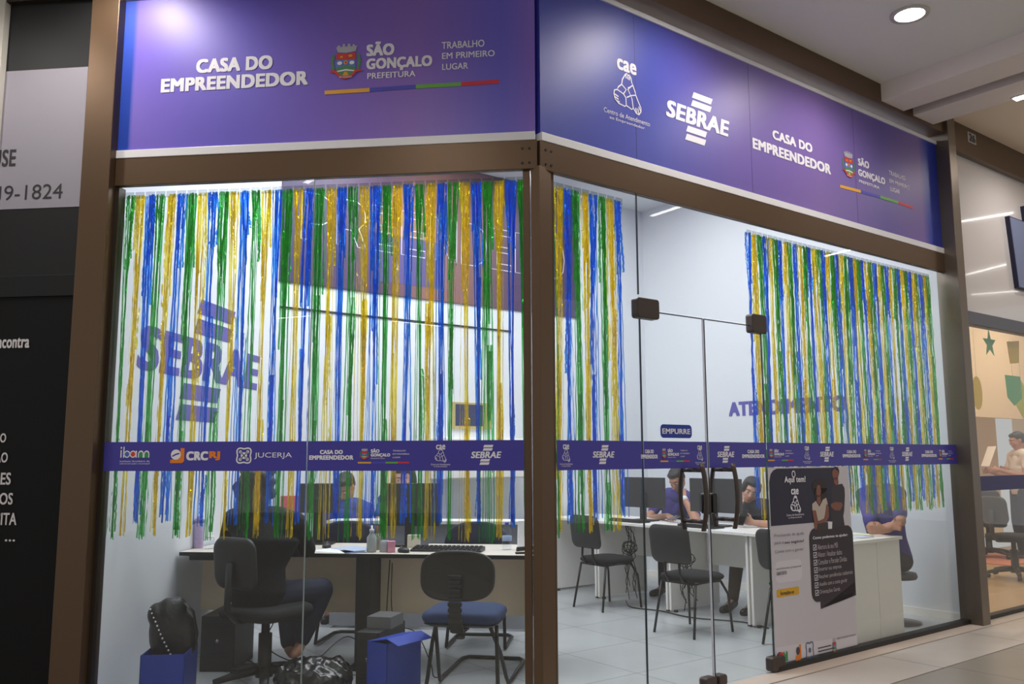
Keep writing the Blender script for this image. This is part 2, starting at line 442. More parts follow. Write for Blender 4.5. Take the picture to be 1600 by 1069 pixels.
def hands_logo(mb, x0, z0, x1, z1, y, w, m):
    """three forearms clasped in a triangle, drawn in outline"""
    W, H = x1-x0, z1-z0; mb.mat(m)
    def st(pts, closed=False): mb.stroke([(x0+a*W, z0+b*H) for a, b in pts], w, y, closed)
    # top hand
    st([(.30, .66), (.33, .80), (.44, .96), (.49, 1.0), (.53, .96), (.58, .98), (.64, .92), (.66, .80), (.70, .74), (.60, .66), (.52, .62)])
    st([(.46, .97), (.47, .86)]); st([(.53, .95), (.53, .85)]); st([(.59, .94), (.58, .84)])
    # upper forearms
    st([(.30, .66), (.18, .56), (.14, .48), (.36, .42), (.46, .56), (.30, .66)])
    st([(.70, .74), (.78, .58), (.80, .50), (.62, .44), (.52, .58), (.60, .66)])
    # left hand
    st([(.14, .48), (.04, .44), (.02, .34), (.05, .22), (.18, .13), (.40, .10), (.45, .14), (.44, .34), (.36, .42)])
    st([(.04, .34), (.18, .30)]); st([(.05, .27), (.18, .23)]); st([(.10, .18), (.22, .17)])
    # middle and right hand
    st([(.45, .14), (.64, .08), (.70, .12), (.66, .36), (.62, .44), (.48, .36)])
    st([(.80, .50), (.88, .36), (.98, .20), (.98, .10), (.90, .0), (.80, .02), (.72, .12)])
    st([(.90, .02), (.86, .16)]); st([(.97, .10), (.90, .22)]); st([(.82, .03), (.79, .16)])
    return mb

def bars_logo(mb, x0, z0, x1, z1, y, m, bold=.034, txt='SEBRAE'):
    """slanted capitals with two bars above and two below"""
    W, H = x1-x0, z1-z0; mb.mat(m); sk = .06*W
    def bar(xa, xb, za, zb):
        s = .22*H*.25
        mb.flat([(x0+xa*W, z0+za*H), (x0+xb*W, z0+za*H), (x0+xb*W+s, z0+zb*H), (x0+xa*W+s, z0+zb*H)], y)
    bar(.40, .71, .86, .98); bar(.38, .69, .70, .82); bar(.29, .60, .18, .30); bar(.27, .58, .02, .14)
    text(mb, txt, (x0, z0+.66*H), (x1, z0+.34*H), y, bold, 1., .18); return mb

def bar4(mb, pts, h, y):
    """four-coloured bar through five points along the sign"""
    for (a, b, m) in zip(pts[:-1], pts[1:], (yel, bar_b, bar_g, bar_r)):
        mb.mat(m).flat([(a[0], a[1]-h/2), (b[0], b[1]-h/2), (b[0], b[1]+h/2), (a[0], a[1]+h/2)], y)
    return mb

# ------------------------------------------------------------------ setting: floors, ceilings, walls
HC = 4.48
XL, UR, VB = -2.62, 4.72, 3.72                 # left wall (x), right wall (u), back wall (v) of the shop
def RW(u, v, z=0.): return UD*u + ND*v + V((0, 0, z))
cornerL = V((XL, (VB - XL*ND.x)/ND.y, 0))
mall_tile = tile_mat('mall_floor_tile', (166, 158, 148), (112, 104, 98), .92, .006, TURN, (.3, -.62), .3, .06)
shop_tile = tile_mat('shop_floor_tile', (192, 196, 197), (138, 140, 142), .71, .005, TURN, (1.262, .55), .28, .015)
ceil_m = M_('mall_ceiling_paint', (238, 240, 234), .8, noise=.02, nscale=1.5)
cream_m = M_('cream_ceiling_paint', (236, 222, 202), .8)

fp = [(-2.6, 0.), (0., 0.), tuple((UD*4.72).xy), tuple(RW(UR, VB).xy), tuple(cornerL.xy), (XL, 0.)]
mb = MB().prism([fp[5], fp[1], fp[2], fp[3], fp[4]], -.10, 0.0, 'xy'); struct('floor', mb, shop_tile)
A = V((-9, 0, 0)); B = V((0, 0, 0)); Cc = UD*16
mb = MB().prism([(-9, 0), (0, 0), tuple(Cc.xy), tuple((UD*16-ND*9).xy), (3, -17), (-9, -17)], -.10, -.001, 'xy'); struct('floor_mall', mb, mall_tile)
border_t = tile_mat('mall_border_tile', (212, 202, 194), (140, 130, 122), 1.31, .006, TURN, (.35, -.17), .3, .03)
mb = MB().span((-.3, -.62, -.03), (16, -.03, .003)); struct('floor_border', mb, border_t, MR)
sill_m = M_('pale_stone_sill', (206, 190, 178), .4, noise=.05, nscale=12)
mb = MB().span((.1, -.165, -.001), (4.63, -.012, .007)); struct('trim_sill', mb, sill_m, MR)
# mall ceiling up to the bulkhead, the bulkhead itself, and the bay beyond it
mb = MB()
pl_ = [(-9, -.02), (0.01, -.02), tuple(RW(3.6, -.02).xy), tuple(RW(3.6, -9).xy), (3, -17), (-9, -17)]
mb.prism(pl_, HC, HC+.12, 'xy'); struct('ceiling_mall', mb, ceil_m)
mb = MB().span((4.45, -9, HC), (16, -.02, HC+.12)); struct('ceiling_bay', mb, cream_m, MR)
mb = MB().mat(M_('bulkhead_paint', (238, 230, 222), .8))
mb.span((3.6, -9, 4.33), (3.95, -.06, HC+.1)); mb.span((4.11, -9, 4.33), (4.45, -.06, HC+.1))
mb.mat(M_('slot_dark', (70, 64, 58), .8)).span((3.95, -9, 4.42), (4.11, -.06, HC+.1)); struct('trim_bulkhead', mb, None, MR)
# shop shell
mb = MB().prism([fp[5], (0, .06), tuple(RW(4.72, .06).xy), fp[3], fp[4]], 4.46, 4.56, 'xy'); struct('ceiling', mb, white_wall)
mb = MB().span((XL-.1, .05, 0), (XL, cornerL.y+.1, 4.46)); struct('wall_left', mb, white_wall)
ua = uv(cornerL).x
mb = MB().span((ua-.1, VB, 0), (UR+.1, VB+.1, 4.46)); struct('wall_back', mb, white_wall, MR)
mb = MB().span((UR, .06, 0), (UR+.1, VB, 4.46)); struct('wall_right', mb, white_wall, MR)
mb = MB().span((ua, VB-.012, 0), (UR, VB, .07)); struct('baseboard_back', mb, white_lam, MR)
mb = MB().span((UR-.012, .08, 0), (UR, VB-.012, .07)); struct('baseboard_right', mb, white_lam, MR)
# purple wall panel with outlined capitals, on the back wall
panel_m = sign_mat('purple_print', .0, 3.6, [(0, (64, 52, 92)), (.3, (92, 66, 92)), (.45, (150, 106, 96)), (.62, (120, 88, 92)), (.75, (80, 60, 96)), (1, (62, 50, 90))], TURN)
pt = thing('wall_panel', 'purple printed panel high on the back wall with white outlined capitals', 'wall panel', MR @ Matrix.Translation((1.8, VB, 3.0)))
mb = MB().span((.0, VB-.02, 3.0), (3.62, VB, 4.455)); obj('panel', mb, panel_m, pt, MR)
mb = MB().mat(M_('panel_violet', (92, 80, 136), .5)).flat([(1.0, 3.12), (1.75, 3.12), (1.75, 3.62), (1.0, 3.56)], VB-.0215)
mb.mat(M_('panel_skin', (160, 118, 100), .5)).flat([(.92, 3.6), (1.75, 3.6), (1.66, 4.0), (1.4, 4.2), (1.1, 4.0)], VB-.022); obj('picture', mb, None, pt, MR, flatdecal=True)
LET = {'E': [(0, 0), (.55, 0), (.55, .15), (.16, .15), (.16, .43), (.5, .43), (.5, .57), (.16, .57), (.16, .85), (.55, .85), (.55, 1), (0, 1)],
       'M': [(0, 0), (.15, 0), (.15, .7), (.4, .35), (.65, .7), (.65, 0), (.8, 0), (.8, 1), (.66, 1), (.4, .6), (.14, 1), (0, 1)],
       'N': [(0, 0), (.15, 0), (.15, .7), (.5, 0), (.65, 0), (.65, 1), (.5, 1), (.5, .3), (.15, 1), (0, 1)],
       'P': [(0, 0), (.16, 0), (.16, .35), (.4, .35), (.55, .45), (.6, .67), (.55, .9), (.4, 1), (0, 1)],
       'R': [(0, 0), (.16, 0), (.16, .35), (.3, .35), (.45, 0), (.62, 0), (.46, .4), (.58, .55), (.6, .7), (.55, .9), (.4, 1), (0, 1)],
       'D': [(0, 0), (.35, 0), (.55, .12), (.62, .3), (.64, .5), (.62, .7), (.55, .88), (.35, 1), (0, 1)],
       'O': [(.2, 0), (.45, 0), (.62, .2), (.66, .5), (.62, .8), (.45, 1), (.2, 1), (.04, .8), (0, .5), (.04, .2)]}
mb = MB(); line_m = M_('white_line', (226, 222, 240), .4)
mb.mat(line_m)
uu = .187
for ch in 'PREENDEDOR':
    P = LET[ch]; wch = max(q[0] for q in P)*.5
    if uu > -.1 and uu+wch < 3.6: mb.stroke([(uu+a*.5, 3.42+b*.45) for a, b in P], .010, VB-.026, True)
    uu += wch+.06
obj('lettering', mb, None, pt, MR, flatdecal=True)
mb = MB().span((.02, VB-.012, 2.757), (2.64, VB-.001, 2.772)); tag(obj('cable_duct', mb, dark_grey, None, MR), 'thin dark horizontal cable duct along the white back wall', 'cable duct')

# lettering painted on the side walls
mb = MB().mat(M_('wall_purple', (92, 84, 168), .6))
def wtext_left(mb):
    """built in (y, z) of the left wall, then turned onto x = XL"""
    q = MB().mat(MATS['wall_purple'])
    bars_logo(q, .48, 1.66, 2.36, 2.60, 0, MATS['wall_purple'], .034)
    mb.add([(XL+.003-p.y, p.x, p.z) for p in q.v], q.f)
wtext_left(mb); tag(obj('wall_lettering', mb, None, None, flatdecal=True), 'large purple slanted capitals with four bars on the left wall', 'wall lettering')
q = MB().mat(MATS['wall_purple']); mb = MB().mat(MATS['wall_purple'])
pa, pb = uv(at_u(1139, 648, UR)), uv(at_u(1322, 612, UR))
text(q, 'ATENDIMENTO', (-pa.y, 2.005), (-pb.y, 1.845), 0, .05)
mb.add([(UR-.003+p.y, -p.x, p.z) for p in q.v], q.f)
tag(obj('wall_lettering', mb, None, None, MR, flatdecal=True), 'purple word painted in capitals on the right wall', 'wall lettering')

# ------------------------------------------------------------------ shop front frame
def trim(n, mb, mat, fr, **k): return struct('trim_%d' % n, mb, mat, fr, **k)
trim(1, MB().span((-2.72, -.08, 0), (-2.54, .06, HC)), bronze, ML, bevel=.004)
trim(2, MB().span((4.655, -.13, 0), (4.79, .06, HC)), steel_post, MR, bevel=.004)
# corner post: jamb on the left front, faceted post, jamb on the right front
mb = MB().prism([(-.085, -.0), (-.045, -.0), (-.045, .06), (-.085, .06)], 0, 3.03, 'xy'); trim(3, mb, bronze, ML, bevel=.002)
pR = lambda u, v: tuple((UD*u+ND*v).xy)
mb = MB().prism([(-.038, -.012), (.012, -.034), pR(.09, -.012), pR(.09, .06), (-.03, .08)], 0, 3.045, 'xy'); trim(4, mb, bronze, ML, bevel=.003)
mb = MB().span((.095, -.0, 0), (.118, .06, 3.03)); trim(5, mb, bronze, MR, bevel=.002)
# beam under the signs with screws at the mitre
mb = MB().mat(bronze).span((-2.54, -.022, 3.03), (0.0, .02, 3.2))
trim(6, mb, bronze, ML, bevel=.003)
mb = MB().mat(bronze).span((0.0, -.022, 3.03), (4.655, .02, 3.2)); trim(7, mb, bronze, MR, bevel=.003)
mb = MB().mat(edge_black)
for fr_, s_ in ((ML, -1), (MR, 1)):
    for a in (.045, .085):
        for z in (3.065, 3.15):
            q = MB().tube([(s_*a, -.026, z), (s_*a, -.02, z)], .0075, 8); mb.add([fr_ @ p for p in q.v], q.f)
obj('screw_heads', mb, None, None); tag(bpy.data.objects['screw_heads'], 'dark screw heads at the mitred corner of the beam', 'screws', kind='structure')
bpy.data.objects['screw_heads'].name = 'trim_8'
# top beams
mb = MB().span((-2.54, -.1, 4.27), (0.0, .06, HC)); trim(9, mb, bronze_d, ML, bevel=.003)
mb = MB().span((-.02, -.1, 4.30), (4.655, .06, HC)); trim(10, mb, bronze, MR, bevel=.003)
# bottom rails
mb = MB().span((-2.54, -.03, 0), (-.05, .035, .05)); trim(11, mb, edge_black, ML)
mb = MB().span((.1, -.03, 0), (.78, .035, .03)); trim(12, mb, edge_black, MR)
mb = MB().span((1.99, -.03, 0), (4.66, .035, .042)); trim(13, mb, edge_black, MR)
# left jamb beside the left post
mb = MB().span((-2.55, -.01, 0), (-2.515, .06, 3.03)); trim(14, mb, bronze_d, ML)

# ------------------------------------------------------------------ signs
def sign(side, a, b, z0, z1, mat, label):
    t = thing('shop_sign', label, 'shop sign', FR[side] @ Matrix.Translation(((a+b)/2, -.012, z0)))
    mb = MB().span((a, -.012, z0+.05), (b, .05, z1-.02)); obj('panel', mb, mat, t, FR[side])
    mb = MB().span((a, -.026, z0), (b, .04, z0+.05)); obj('edge_strip', mb, white_strip, t, FR[side], bevel=.003)
    mb = MB().span((a, -.024, z1-.02), (b, .04, z1+.012)); obj('edge_strip', mb, white_strip, t, FR[side], bevel=.003)
    return t
Y0 = -.0145
smL = sign_mat('sign_print_left', -2.54, 0, [(0, (40, 74, 184)), (.025, (40, 74, 184)), (.035, (112, 92, 196)), (.3, (104, 92, 202)), (.72, (140, 106, 198)), (.92, (106, 100, 212)), (1, (138, 108, 208))], 0)
smR = sign_mat('sign_print_right', 0, 4.66, [(0, (62, 72, 172)), (.2, (66, 76, 176)), (.38, (112, 94, 174)), (.6, (128, 104, 174)), (.8, (98, 84, 166)), (.93, (122, 100, 172)), (.955, (34, 58, 166)), (1, (30, 50, 154))], TURN)
sl = sign('L', -2.54, -.012, 3.2, 4.235, smL, 'purple shop sign over the glass left of the corner post')
def lett(t, side, rows, m=vinyl_white, name='lettering', y=Y0):
    for (s_, tl, br, bo) in rows:
        mb = MB().mat(m); ptext(mb, side, s_, tl, br, y, bo); obj(name, mb, None, t, FR[side], flatdecal=True)
lett(sl, 'L', [('CASA DO', (309, 94.5), (427, 109.5), .042), ('EMPREENDEDOR', (254, 125), (482.5, 134), .042)])
lett(sl, 'L', [('SÃO', (574, 67.5), (617, 87.5), .045), ('GONÇALO', (573.7, 93.5), (676, 108.5), .045), ('PREFEITURA', (575, 116), (650, 121), .015)])
lett(sl, 'L', [('TRABALHO', (691, 67.5), (757.5, 74.5), .012), ('EM PRIMEIRO', (691.5, 84.5), (773.5, 89.5), .012), ('LUGAR', (691.7, 101.5), (732, 109), .012)])
mb = MB(); a = PL('L', 517.5, 70); b = PL('L', 566, 127); crest(mb, a[0], b[1], b[0], a[1], Y0); obj('coat_of_arms', mb, None, sl, ML, flatdecal=True)
mb = MB(); bar4(mb, [PL('L', x, y) for x, y in ((508.5, 146.3), (578.5, 142), (650.5, 137), (721, 133), (780, 129))], .024, Y0); obj('colour_bar', mb, None, sl, ML, flatdecal=True)
sr = sign('R', .012, 4.655, 3.2, 4.235, smR, 'long purple shop sign over the glass door right of the corner post')
mb = MB().mat(M_('seam_dark', (60, 50, 100), .5))
for x, y in ((990, 120), (1170, 200), (1335, 280)):
    u_ = PL('R', x, y)[0]; mb = MB().mat(MATS['seam_dark']).span((u_-.0015, -.0128, 3.25), (u_+.0015, -.012, 4.21)); obj('panel_seam', mb, None, sr, MR)
lett(sr, 'R', [('cae', (961.2, 91), (992, 119.8), .028)])
lett(sr, 'R', [('Centro de Atendimento', (941, 168), (1013, 199), .0), ('ao Empreendedor', (950, 181.5), (1005, 205), .0)])
mb = MB(); a = PL('R', 955, 108); b = PL('R', 1000, 182); hands_logo(mb, a[0], b[1]+.0, b[0], a[1], Y0, .0085, vinyl_white); obj('hands_emblem', mb, None, sr, MR, flatdecal=True)
mb = MB(); a = PL('R', 1038, 127); b = PL('R', 1137.5, 243); bars_logo(mb, a[0], b[1], b[0], a[1], Y0, vinyl_white, .036); obj('bar_logo', mb, None, sr, MR, flatdecal=True)
lett(sr, 'R', [('CASA DO', (1204, 203), (1267, 240), .042), ('EMPREENDEDOR', (1173, 215.5), (1296, 274), .042)])
lett(sr, 'R', [('SÃO', (1337.5, 245), (1355.7, 265), .045), ('GONÇALO', (1338, 264), (1381, 292), .045), ('PREFEITURA', (1339.5, 281), (1371.7, 296.5), .015)])
lett(sr, 'R', [('TRABALHO', (1386, 266.5), (1412, 283), .012), ('EM PRIMEIRO', (1387, 280), (1418.7, 297), .012), ('LUGAR', (1388, 292), (1403.7, 304), .012)])
mb = MB(); a = PL('R', 1312, 232); b = PL('R', 1335, 284); crest(mb, a[0], b[1], b[0], a[1], Y0); obj('coat_of_arms', mb, None, sr, MR, flatdecal=True)
mb = MB(); bar4(mb, [PL('R', x, y) for x, y in ((1310, 291.5), (1342.5, 300), (1373, 308.5), (1401, 317), (1423.7, 325))], .024, Y0); obj('colour_bar', mb, None, sr, MR, flatdecal=True)

# ------------------------------------------------------------------ panes, doors and the printed band on them
ZB0, ZB1 = 1.342, 1.507
def cum(z): return ZB0 + (ZB1-ZB0)*z
def logo_row(side, mb, kind, x0, x1, y):
    """one logo of the band between two pixel columns"""
    a = PL(side, x0, 711)[0]; b = PL(side, x1, 711)[0]; w_ = vinyl_white
    if kind == 'cae':
        c = (a+b)/2; hw = (b-a)/2
        text(mb.mat(w_), 'cae', (c-hw*.6, cum(.86)), (c+hw*.6, cum(.70)), y, .02)
        hands_logo(mb, c-hw*.75, cum(.28), c+hw*.75, cum(.74), y, .0024, w_)
        text(mb, 'Centro de Atendimento', (c-hw*1.25, cum(.24)), (c+hw*1.25, cum(.18)), y, 0); text(mb, 'ao Empreendedor', (c-hw*.9, cum(.165)), (c+hw*.9, cum(.105)), y, 0)
    elif kind == 'bars': bars_logo(mb, a, cum(.18), b, cum(.86), y, w_, .03)
    elif kind == 'casa':
        c = (a+b)/2; hw = (b-a)/2
        text(mb.mat(w_), 'CASA DO', (c-hw*.52, cum(.70)), (c+hw*.52, cum(.56)), y, .05); text(mb, 'EMPREENDEDOR', (a, cum(.52)), (b, cum(.37)), y, .05)
    elif kind == 'prefeitura':
        W = b-a; X = lambda t: a+t*W
        crest(mb, X(.03), cum(.36), X(.22), cum(.76), y, False)
        text(mb.mat(w_), 'SÃO', (X(.25), cum(.74)), (X(.42), cum(.60)), y, .05); text(mb, 'GONÇALO', (X(.25), cum(.58)), (X(.63), cum(.45)), y, .05)
        text(mb, 'PREFEITURA', (X(.25), cum(.43)), (X(.53), cum(.395)), y, 0)
        text(mb, 'TRABALHO', (X(.68), cum(.69)), (X(.93), cum(.64)), y, 0); text(mb, 'EM PRIMEIRO', (X(.68), cum(.58)), (X(1), cum(.53)), y, 0); text(mb, 'LUGAR', (X(.68), cum(.47)), (X(.83), cum(.42)), y, 0)
        bar4(mb, [(X(t), cum(.27)) for t in (0, .26, .54, .78, 1)], .009, y)
    elif kind == 'ibam':
        W = b-a; X = lambda t: a+t*W
        blu_ = M_('logo_blue', (60, 110, 200), .5); red_ = M_('logo_red', (214, 66, 52), .5); g_ = M_('logo_green', (56, 148, 92), .5)
        mb.mat(w_).stroke([(X(.03), cum(.46)), (X(.03), cum(.72))], .007, y); mb.disc((X(.03), cum(.80)), .005, .006, y, 8); mb.stroke([(X(.12), cum(.46)), (X(.12), cum(.84))], .007, y)
        for cx, c_ in ((.23, blu_), (.43, red_)):
            mb.mat(w_).disc((X(cx), cum(.58)), .0195, .0205, y, 18); mb.mat(c_).disc((X(cx), cum(.58)), .0135, .0145, y-.0004, 16)
        mb.mat(w_).stroke([(X(.54), cum(.46)), (X(.54), cum(.70))], .007, y)
        for cx in (.695, .885):
            r_ = .095*W
            mb.mat(w_).flat([(X(cx)+r_, cum(.46))]+[(X(cx)+r_*math.cos(PI*k/12), cum(.58)+.021*math.sin(PI*k/12)) for k in range(13)]+[(X(cx)-r_, cum(.46))], y)
            mb.mat(g_).flat([(X(cx)+r_*.68, cum(.46))]+[(X(cx)+r_*.68*math.cos(PI*k/12), cum(.57)+.015*math.sin(PI*k/12)) for k in range(13)]+[(X(cx)-r_*.68, cum(.46))], y-.0004)
        mb.mat(w_)
        text(mb, 'instituto brasileiro de', (X(0), cum(.37)), (X(1), cum(.31)), y, 0); text(mb, 'administração municipal', (X(0), cum(.28)), (X(1), cum(.22)), y, 0)
    elif kind == 'crc':
        W = b-a; X = lambda t: a+t*W
        mb.mat(orange).flat([(X(0), cum(.27)), (X(.24), cum(.27)), (X(.28), cum(.33)), (X(.28), cum(.78)), (X(.20), cum(.78)), (X(.20), cum(.62)), (X(.13), cum(.42)), (X(0), cum(.38))], y)
        mb.mat(w_).disc((X(.11), cum(.56)), .030, .029, y-.0004, 18); mb.mat(MATS['band_inner']).stroke([(X(.04), cum(.5)), (X(.11), cum(.57)), (X(.18), cum(.6))], .008, y-.0008)
        text(mb.mat(w_), 'CRC', (X(.32), cum(.67)), (X(.76), cum(.36)), y, .05); text(mb.mat(orange), 'RJ', (X(.78), cum(.67)), (X(1), cum(.36)), y, .045)
    elif kind == 'jucerja':
        W = b-a; X = lambda t: a+t*W
        mb.mat(w_); c = (X(.13), cum(.52)); R_ = .047
        pts = []
        for k in range(32):
            t = 2*PI*k/32; rr = R_*(1+.16*math.cos(4*(t-PI/4))); pts.append((c[0]+rr*math.cos(t)*.95, c[1]+rr*math.sin(t)*.95))
        mb.stroke(pts, .008, y, True); mb.disc(c, .019, .019, y, 12)
        for k in range(4):
            t = PI/4+k*PI/2; mb.stroke([c, (c[0]+.033*math.cos(t), c[1]+.033*math.sin(t))], .005, y); mb.disc((c[0]+.03*math.cos(t), c[1]+.03*math.sin(t)), .009, .009, y, 8)
        text(mb, 'JUCERJA', (X(.32), cum(.62)), (X(1), cum(.40)), y, .0)
    return mb
M_('band_inner', (66, 60, 160), .4)
def pane(name, side, a, b, z0, z1, band=True, rows=(), kind=True):
    o = obj(name, MB().span((a, -.005, z0), (b, .005, z1)), GLASS, None, FR[side])
    if kind: tag(o, kind='structure')
    if band:
        mb = MB().span((a+.002, -.0075, ZB0), (b-.002, -.0056, ZB1)); bo = obj('printed_band', mb, band_blue, o, FR[side]); bo['label'] = 'opaque purple printed band'
        for k_, x0, x1 in rows:
            q = MB(); logo_row(side, q, k_, x0, x1, -.0085); obj('logo', q, None, bo, FR[side], flatdecal=True)
    return o
S1 = -1.304
pane('window_1', 'L', -2.52, S1-.002, .04, 3.03, True, [('ibam', 189, 235.5), ('crc', 267.5, 345), ('jucerja', 371, 457)])
pane('window_2', 'L', S1+.002, -.083, .04, 3.03, True, [('casa', 484, 553), ('prefeitura', 560, 640), ('cae', 677, 701), ('bars', 737, 783)])
pane('window_3', 'R', .115, .785, .02, 3.03, True, [('cae', 875, 891), ('bars', 925, 958)])
pane('window_4', 'R', .79, 1.985, 2.315, 3.03, False)
pane('window_5', 'R', 1.99, 4.66, .02, 3.03, True, [('prefeitura', 1198, 1238), ('cae', 1254, 1265), ('bars', 1280, 1301), ('casa', 1315, 1343), ('prefeitura', 1347, 1376), ('cae', 1387.5, 1397), ('bars', 1408, 1424), ('casa', 1438.5, 1462), ('prefeitura', 1464.5, 1488)])
d1 = pane('door_1', 'R', .795, 1.372, .012, 2.30, True, [('casa', 1000, 1026), ('prefeitura', 1030, 1076), ('cae', 1086, 1098)])
d2 = pane('door_2', 'R', 1.388, 1.982, .012, 2.30, True, [('bars', 1119.5, 1145.5), ('casa', 1158, 1193)])
# the second half of the lettering that crosses the seam between window_3 and door_1
brown_pl = M_('brown_plastic', (62, 50, 44), .4)
def rblock(u0_, u1_, z0, z1, v0, v1, r=.02):
    mb = MB(); mb.prism(rrect(u0_, z0, u1_, z1, r), v0, v1, 'xz'); return mb
lab = 'brown plastic patch fitting'
def fitting(u0_, u1_, z0, z1, par, nm='patch_fitting'):
    o = obj(nm, rblock(u0_, u1_, z0, z1, -.03, .03), brown_pl, par, MR, bevel=.006); o['label'] = lab; return o
fitting(.752, .942, 2.252, 2.378, d1); fitting(1.86, 2.02, 2.255, 2.385, d2)
fitting(1.27, 1.37, .008, .075, d1); fitting(1.93, 2.07, .012, .105, d2); fitting(1.395, 1.47, .008, .075, d2)
def handle(par, uc):
    for sgn, nm in ((-1, 'pull_handle'), (1, 'pull_handle')):
        v0 = sgn*.085
        pts = []
        for k in range(13):
            t = -1+k/6; pts.append((uc+.0, v0+sgn*.03*(1-t*t)-sgn*.01, 1.165+t*.205))
        mb = MB().tube(pts, [(.021, .009)]*13, 10, ax=(1, 0, 0))
        h = obj(nm, mb, brown_pl, par, MR); h['label'] = 'bowed brown door pull'
        mb = MB()
        for z in (1.165+.165, 1.165-.15):
            mb.tube([(uc, sgn*.004, z), (uc, v0, z)], .014, 10)
        obj('standoff', mb, brown_pl, h, MR)
handle(d1, 1.235); handle(d2, 1.535)
mb = rblock(1.335, 1.372, 1.055, 1.185, -.03, .03, .015); obj('lock', mb, M_('lock_black', (30, 26, 24), .2), d1, MR, bevel=.006)
mb = rblock(1.388, 1.43, 1.055, 1.185, -.03, .03, .015); obj('lock', mb, MATS['lock_black'], d2, MR, bevel=.006)
mb = MB().span((1.372, -.006, .02), (1.376, .006, 2.3)); obj('edge_seal', mb, vinyl_white, d1, MR)
dk_ = M_('glass_edge_dark', (44, 56, 54), .3)
for (par_, a, b, z0, z1) in ((d2, 1.384, 1.388, .02, 2.3), (d1, .790, .795, .02, 2.25), (d1, .93, 1.372, 2.300, 2.306), (d2, 1.388, 1.88, 2.300, 2.306), (d2, 1.982, 1.987, .10, 2.26)):
    obj('edge_seal', MB().span((a, -.006, z0), (b, .006, z1)), dk_, par_, MR)
obj('edge_seal', MB().span((.7845, -.006, 2.40), (.7885, .006, 3.03)), dk_, bpy.data.objects['window_4'], MR)
obj('edge_seal', MB().span((-1.306, -.006, .05), (-1.302, .006, 3.03)), M_('glass_edge_pale', (150, 160, 158), .3), bpy.data.objects['window_2'], ML)
# push sticker
a = PL('R', 1030.5, 663); b = PL('R', 1080, 685)
mb = MB().mat(push_blue).flat(rrect(a[0], b[1], b[0], a[1], .025), -.0062)
text(mb.mat(vinyl_white), 'EMPURRE', (a[0]+.015, a[1]-.025), (b[0]-.015, b[1]+.025), -.0072, .025)
st = obj('push_sticker', mb, None, d1, MR, flatdecal=True); st['label'] = 'blue rounded push sticker with white capitals'

# ------------------------------------------------------------------ foil fringe curtains
FOIL = {'blue': foil_mat('foil_blue', (18, 128, 252), (.09, .44, .97), .42),
        'green': foil_mat('foil_green', (44, 190, 58), (.22, .68, .28), .42),
        'gold': foil_mat('foil_gold', (255, 226, 40), (1., .91, .24), .48)}
HEADER = glass_mat('clear_film', (.80, .82, .84), .8)
def strand(mb, x, v, z0, z1, rnd, drift, wd):
    n = 32; vs = []; x_ = x; ph = rnd.random()*6; tw = rnd.uniform(-1.2, 1.2); tk = rnd.uniform(-2.5, 2.5)
    for i in range(n+1):
        t = i/n; z = z1+(z0-z1)*t
        cx = x + drift*(t**.7) + .004*math.sin(ph+5*t) + (rnd.uniform(-.0006, .0006))
        cv = v + .006*math.sin(ph*2+4*t) + rnd.uniform(-.0042, .0042)
        a = tw + tk*t + rnd.uniform(-.3, .3)
        dx, dv = math.cos(a)*wd/2, math.sin(a)*wd/2
        if abs(dx) < wd*.22: dx = wd*.22
        vs += [(cx-dx, cv-dv, z), (cx+dx, cv+dv, z)]
    mb.add(vs, [(2*i, 2*i+1, 2*i+3, 2*i+2) for i in range(n)])
def curtain(label, side, a, b, seq, count, z_low, z_top, seed, per=11):
    rnd = random.Random(seed); pitch = (b-a)/count
    t = thing('foil_curtain', label, 'foil curtain', FR[side] @ Matrix.Translation(((a+b)/2, .07, z_low)), 'foil fringe curtains inside the glass')
    mb = MB()
    for k in range(count):
        x = a+pitch*(k+.5); mb.span((x-pitch*.44, .064, z_top-.04), (x+pitch*.44, .066, z_top))
    h = obj('header_film', mb, HEADER, t, FR[side]); h['label'] = 'clear film header strip'
    for k in range(count):
        c = seq[k % len(seq)]; x = a+pitch*(k+.5); mb = MB()
        dense = rnd.choice((.35, .55, .8)); gather = rnd.uniform(-.35, .35)*pitch; clump = rnd.uniform(.3, .95)
        z_end = z_low + (.075 if c == 'blue' else 0) + rnd.uniform(-.012, .012)
        n = per
        for i in range(n):
            xo = (i+.5)/n-.5; x0 = x+xo*pitch*.86
            main = rnd.random() < clump
            tgt = x+gather+rnd.gauss(0, .10)*pitch if main else x+rnd.uniform(-.6, .6)*pitch
            strand(mb, x0, .07+rnd.uniform(-.012, .012), z_end+abs(rnd.gauss(0, .018)), z_top-.02-rnd.uniform(0, .015), rnd, tgt-x0, rnd.uniform(.0040, .0092))
        # the uncut foil at the top of each bunch
        for i in range(6):
            xo = (i+.5)/6-.5
            strand(mb, x+xo*pitch*.86, .076, z_top-.06-rnd.uniform(.3, 1.25)*dense, z_top-.015, rnd, gather*rnd.uniform(0, .8)+rnd.uniform(-.006, .006), .0125)
        for q_ in range(rnd.choice((1, 2, 2))):      # uncut lengths lower down
            zz = rnd.uniform(1.25, 2.5)
            for i in range(3): strand(mb, x+gather+(i-1)*.009, .078, max(z_end+.05, zz-rnd.uniform(.3, .8)), zz, rnd, rnd.uniform(-.006, .006), .011)
        o = obj('fringe_bunch', mb, FOIL[c], t, FR[side], flatdecal=True); o['label'] = c+' metallic foil strands'
    return t
curtain('wide blue, green and gold foil fringe curtain inside the glass left of the corner post', 'L', -2.525, -.065, ('green', 'gold', 'blue'), 37, .955, 3.015, 1)
curtain('narrow foil fringe curtain between the corner post and the glass door', 'R', .115, .735, ('green', 'gold', 'blue'), 9, .975, 3.01, 2)
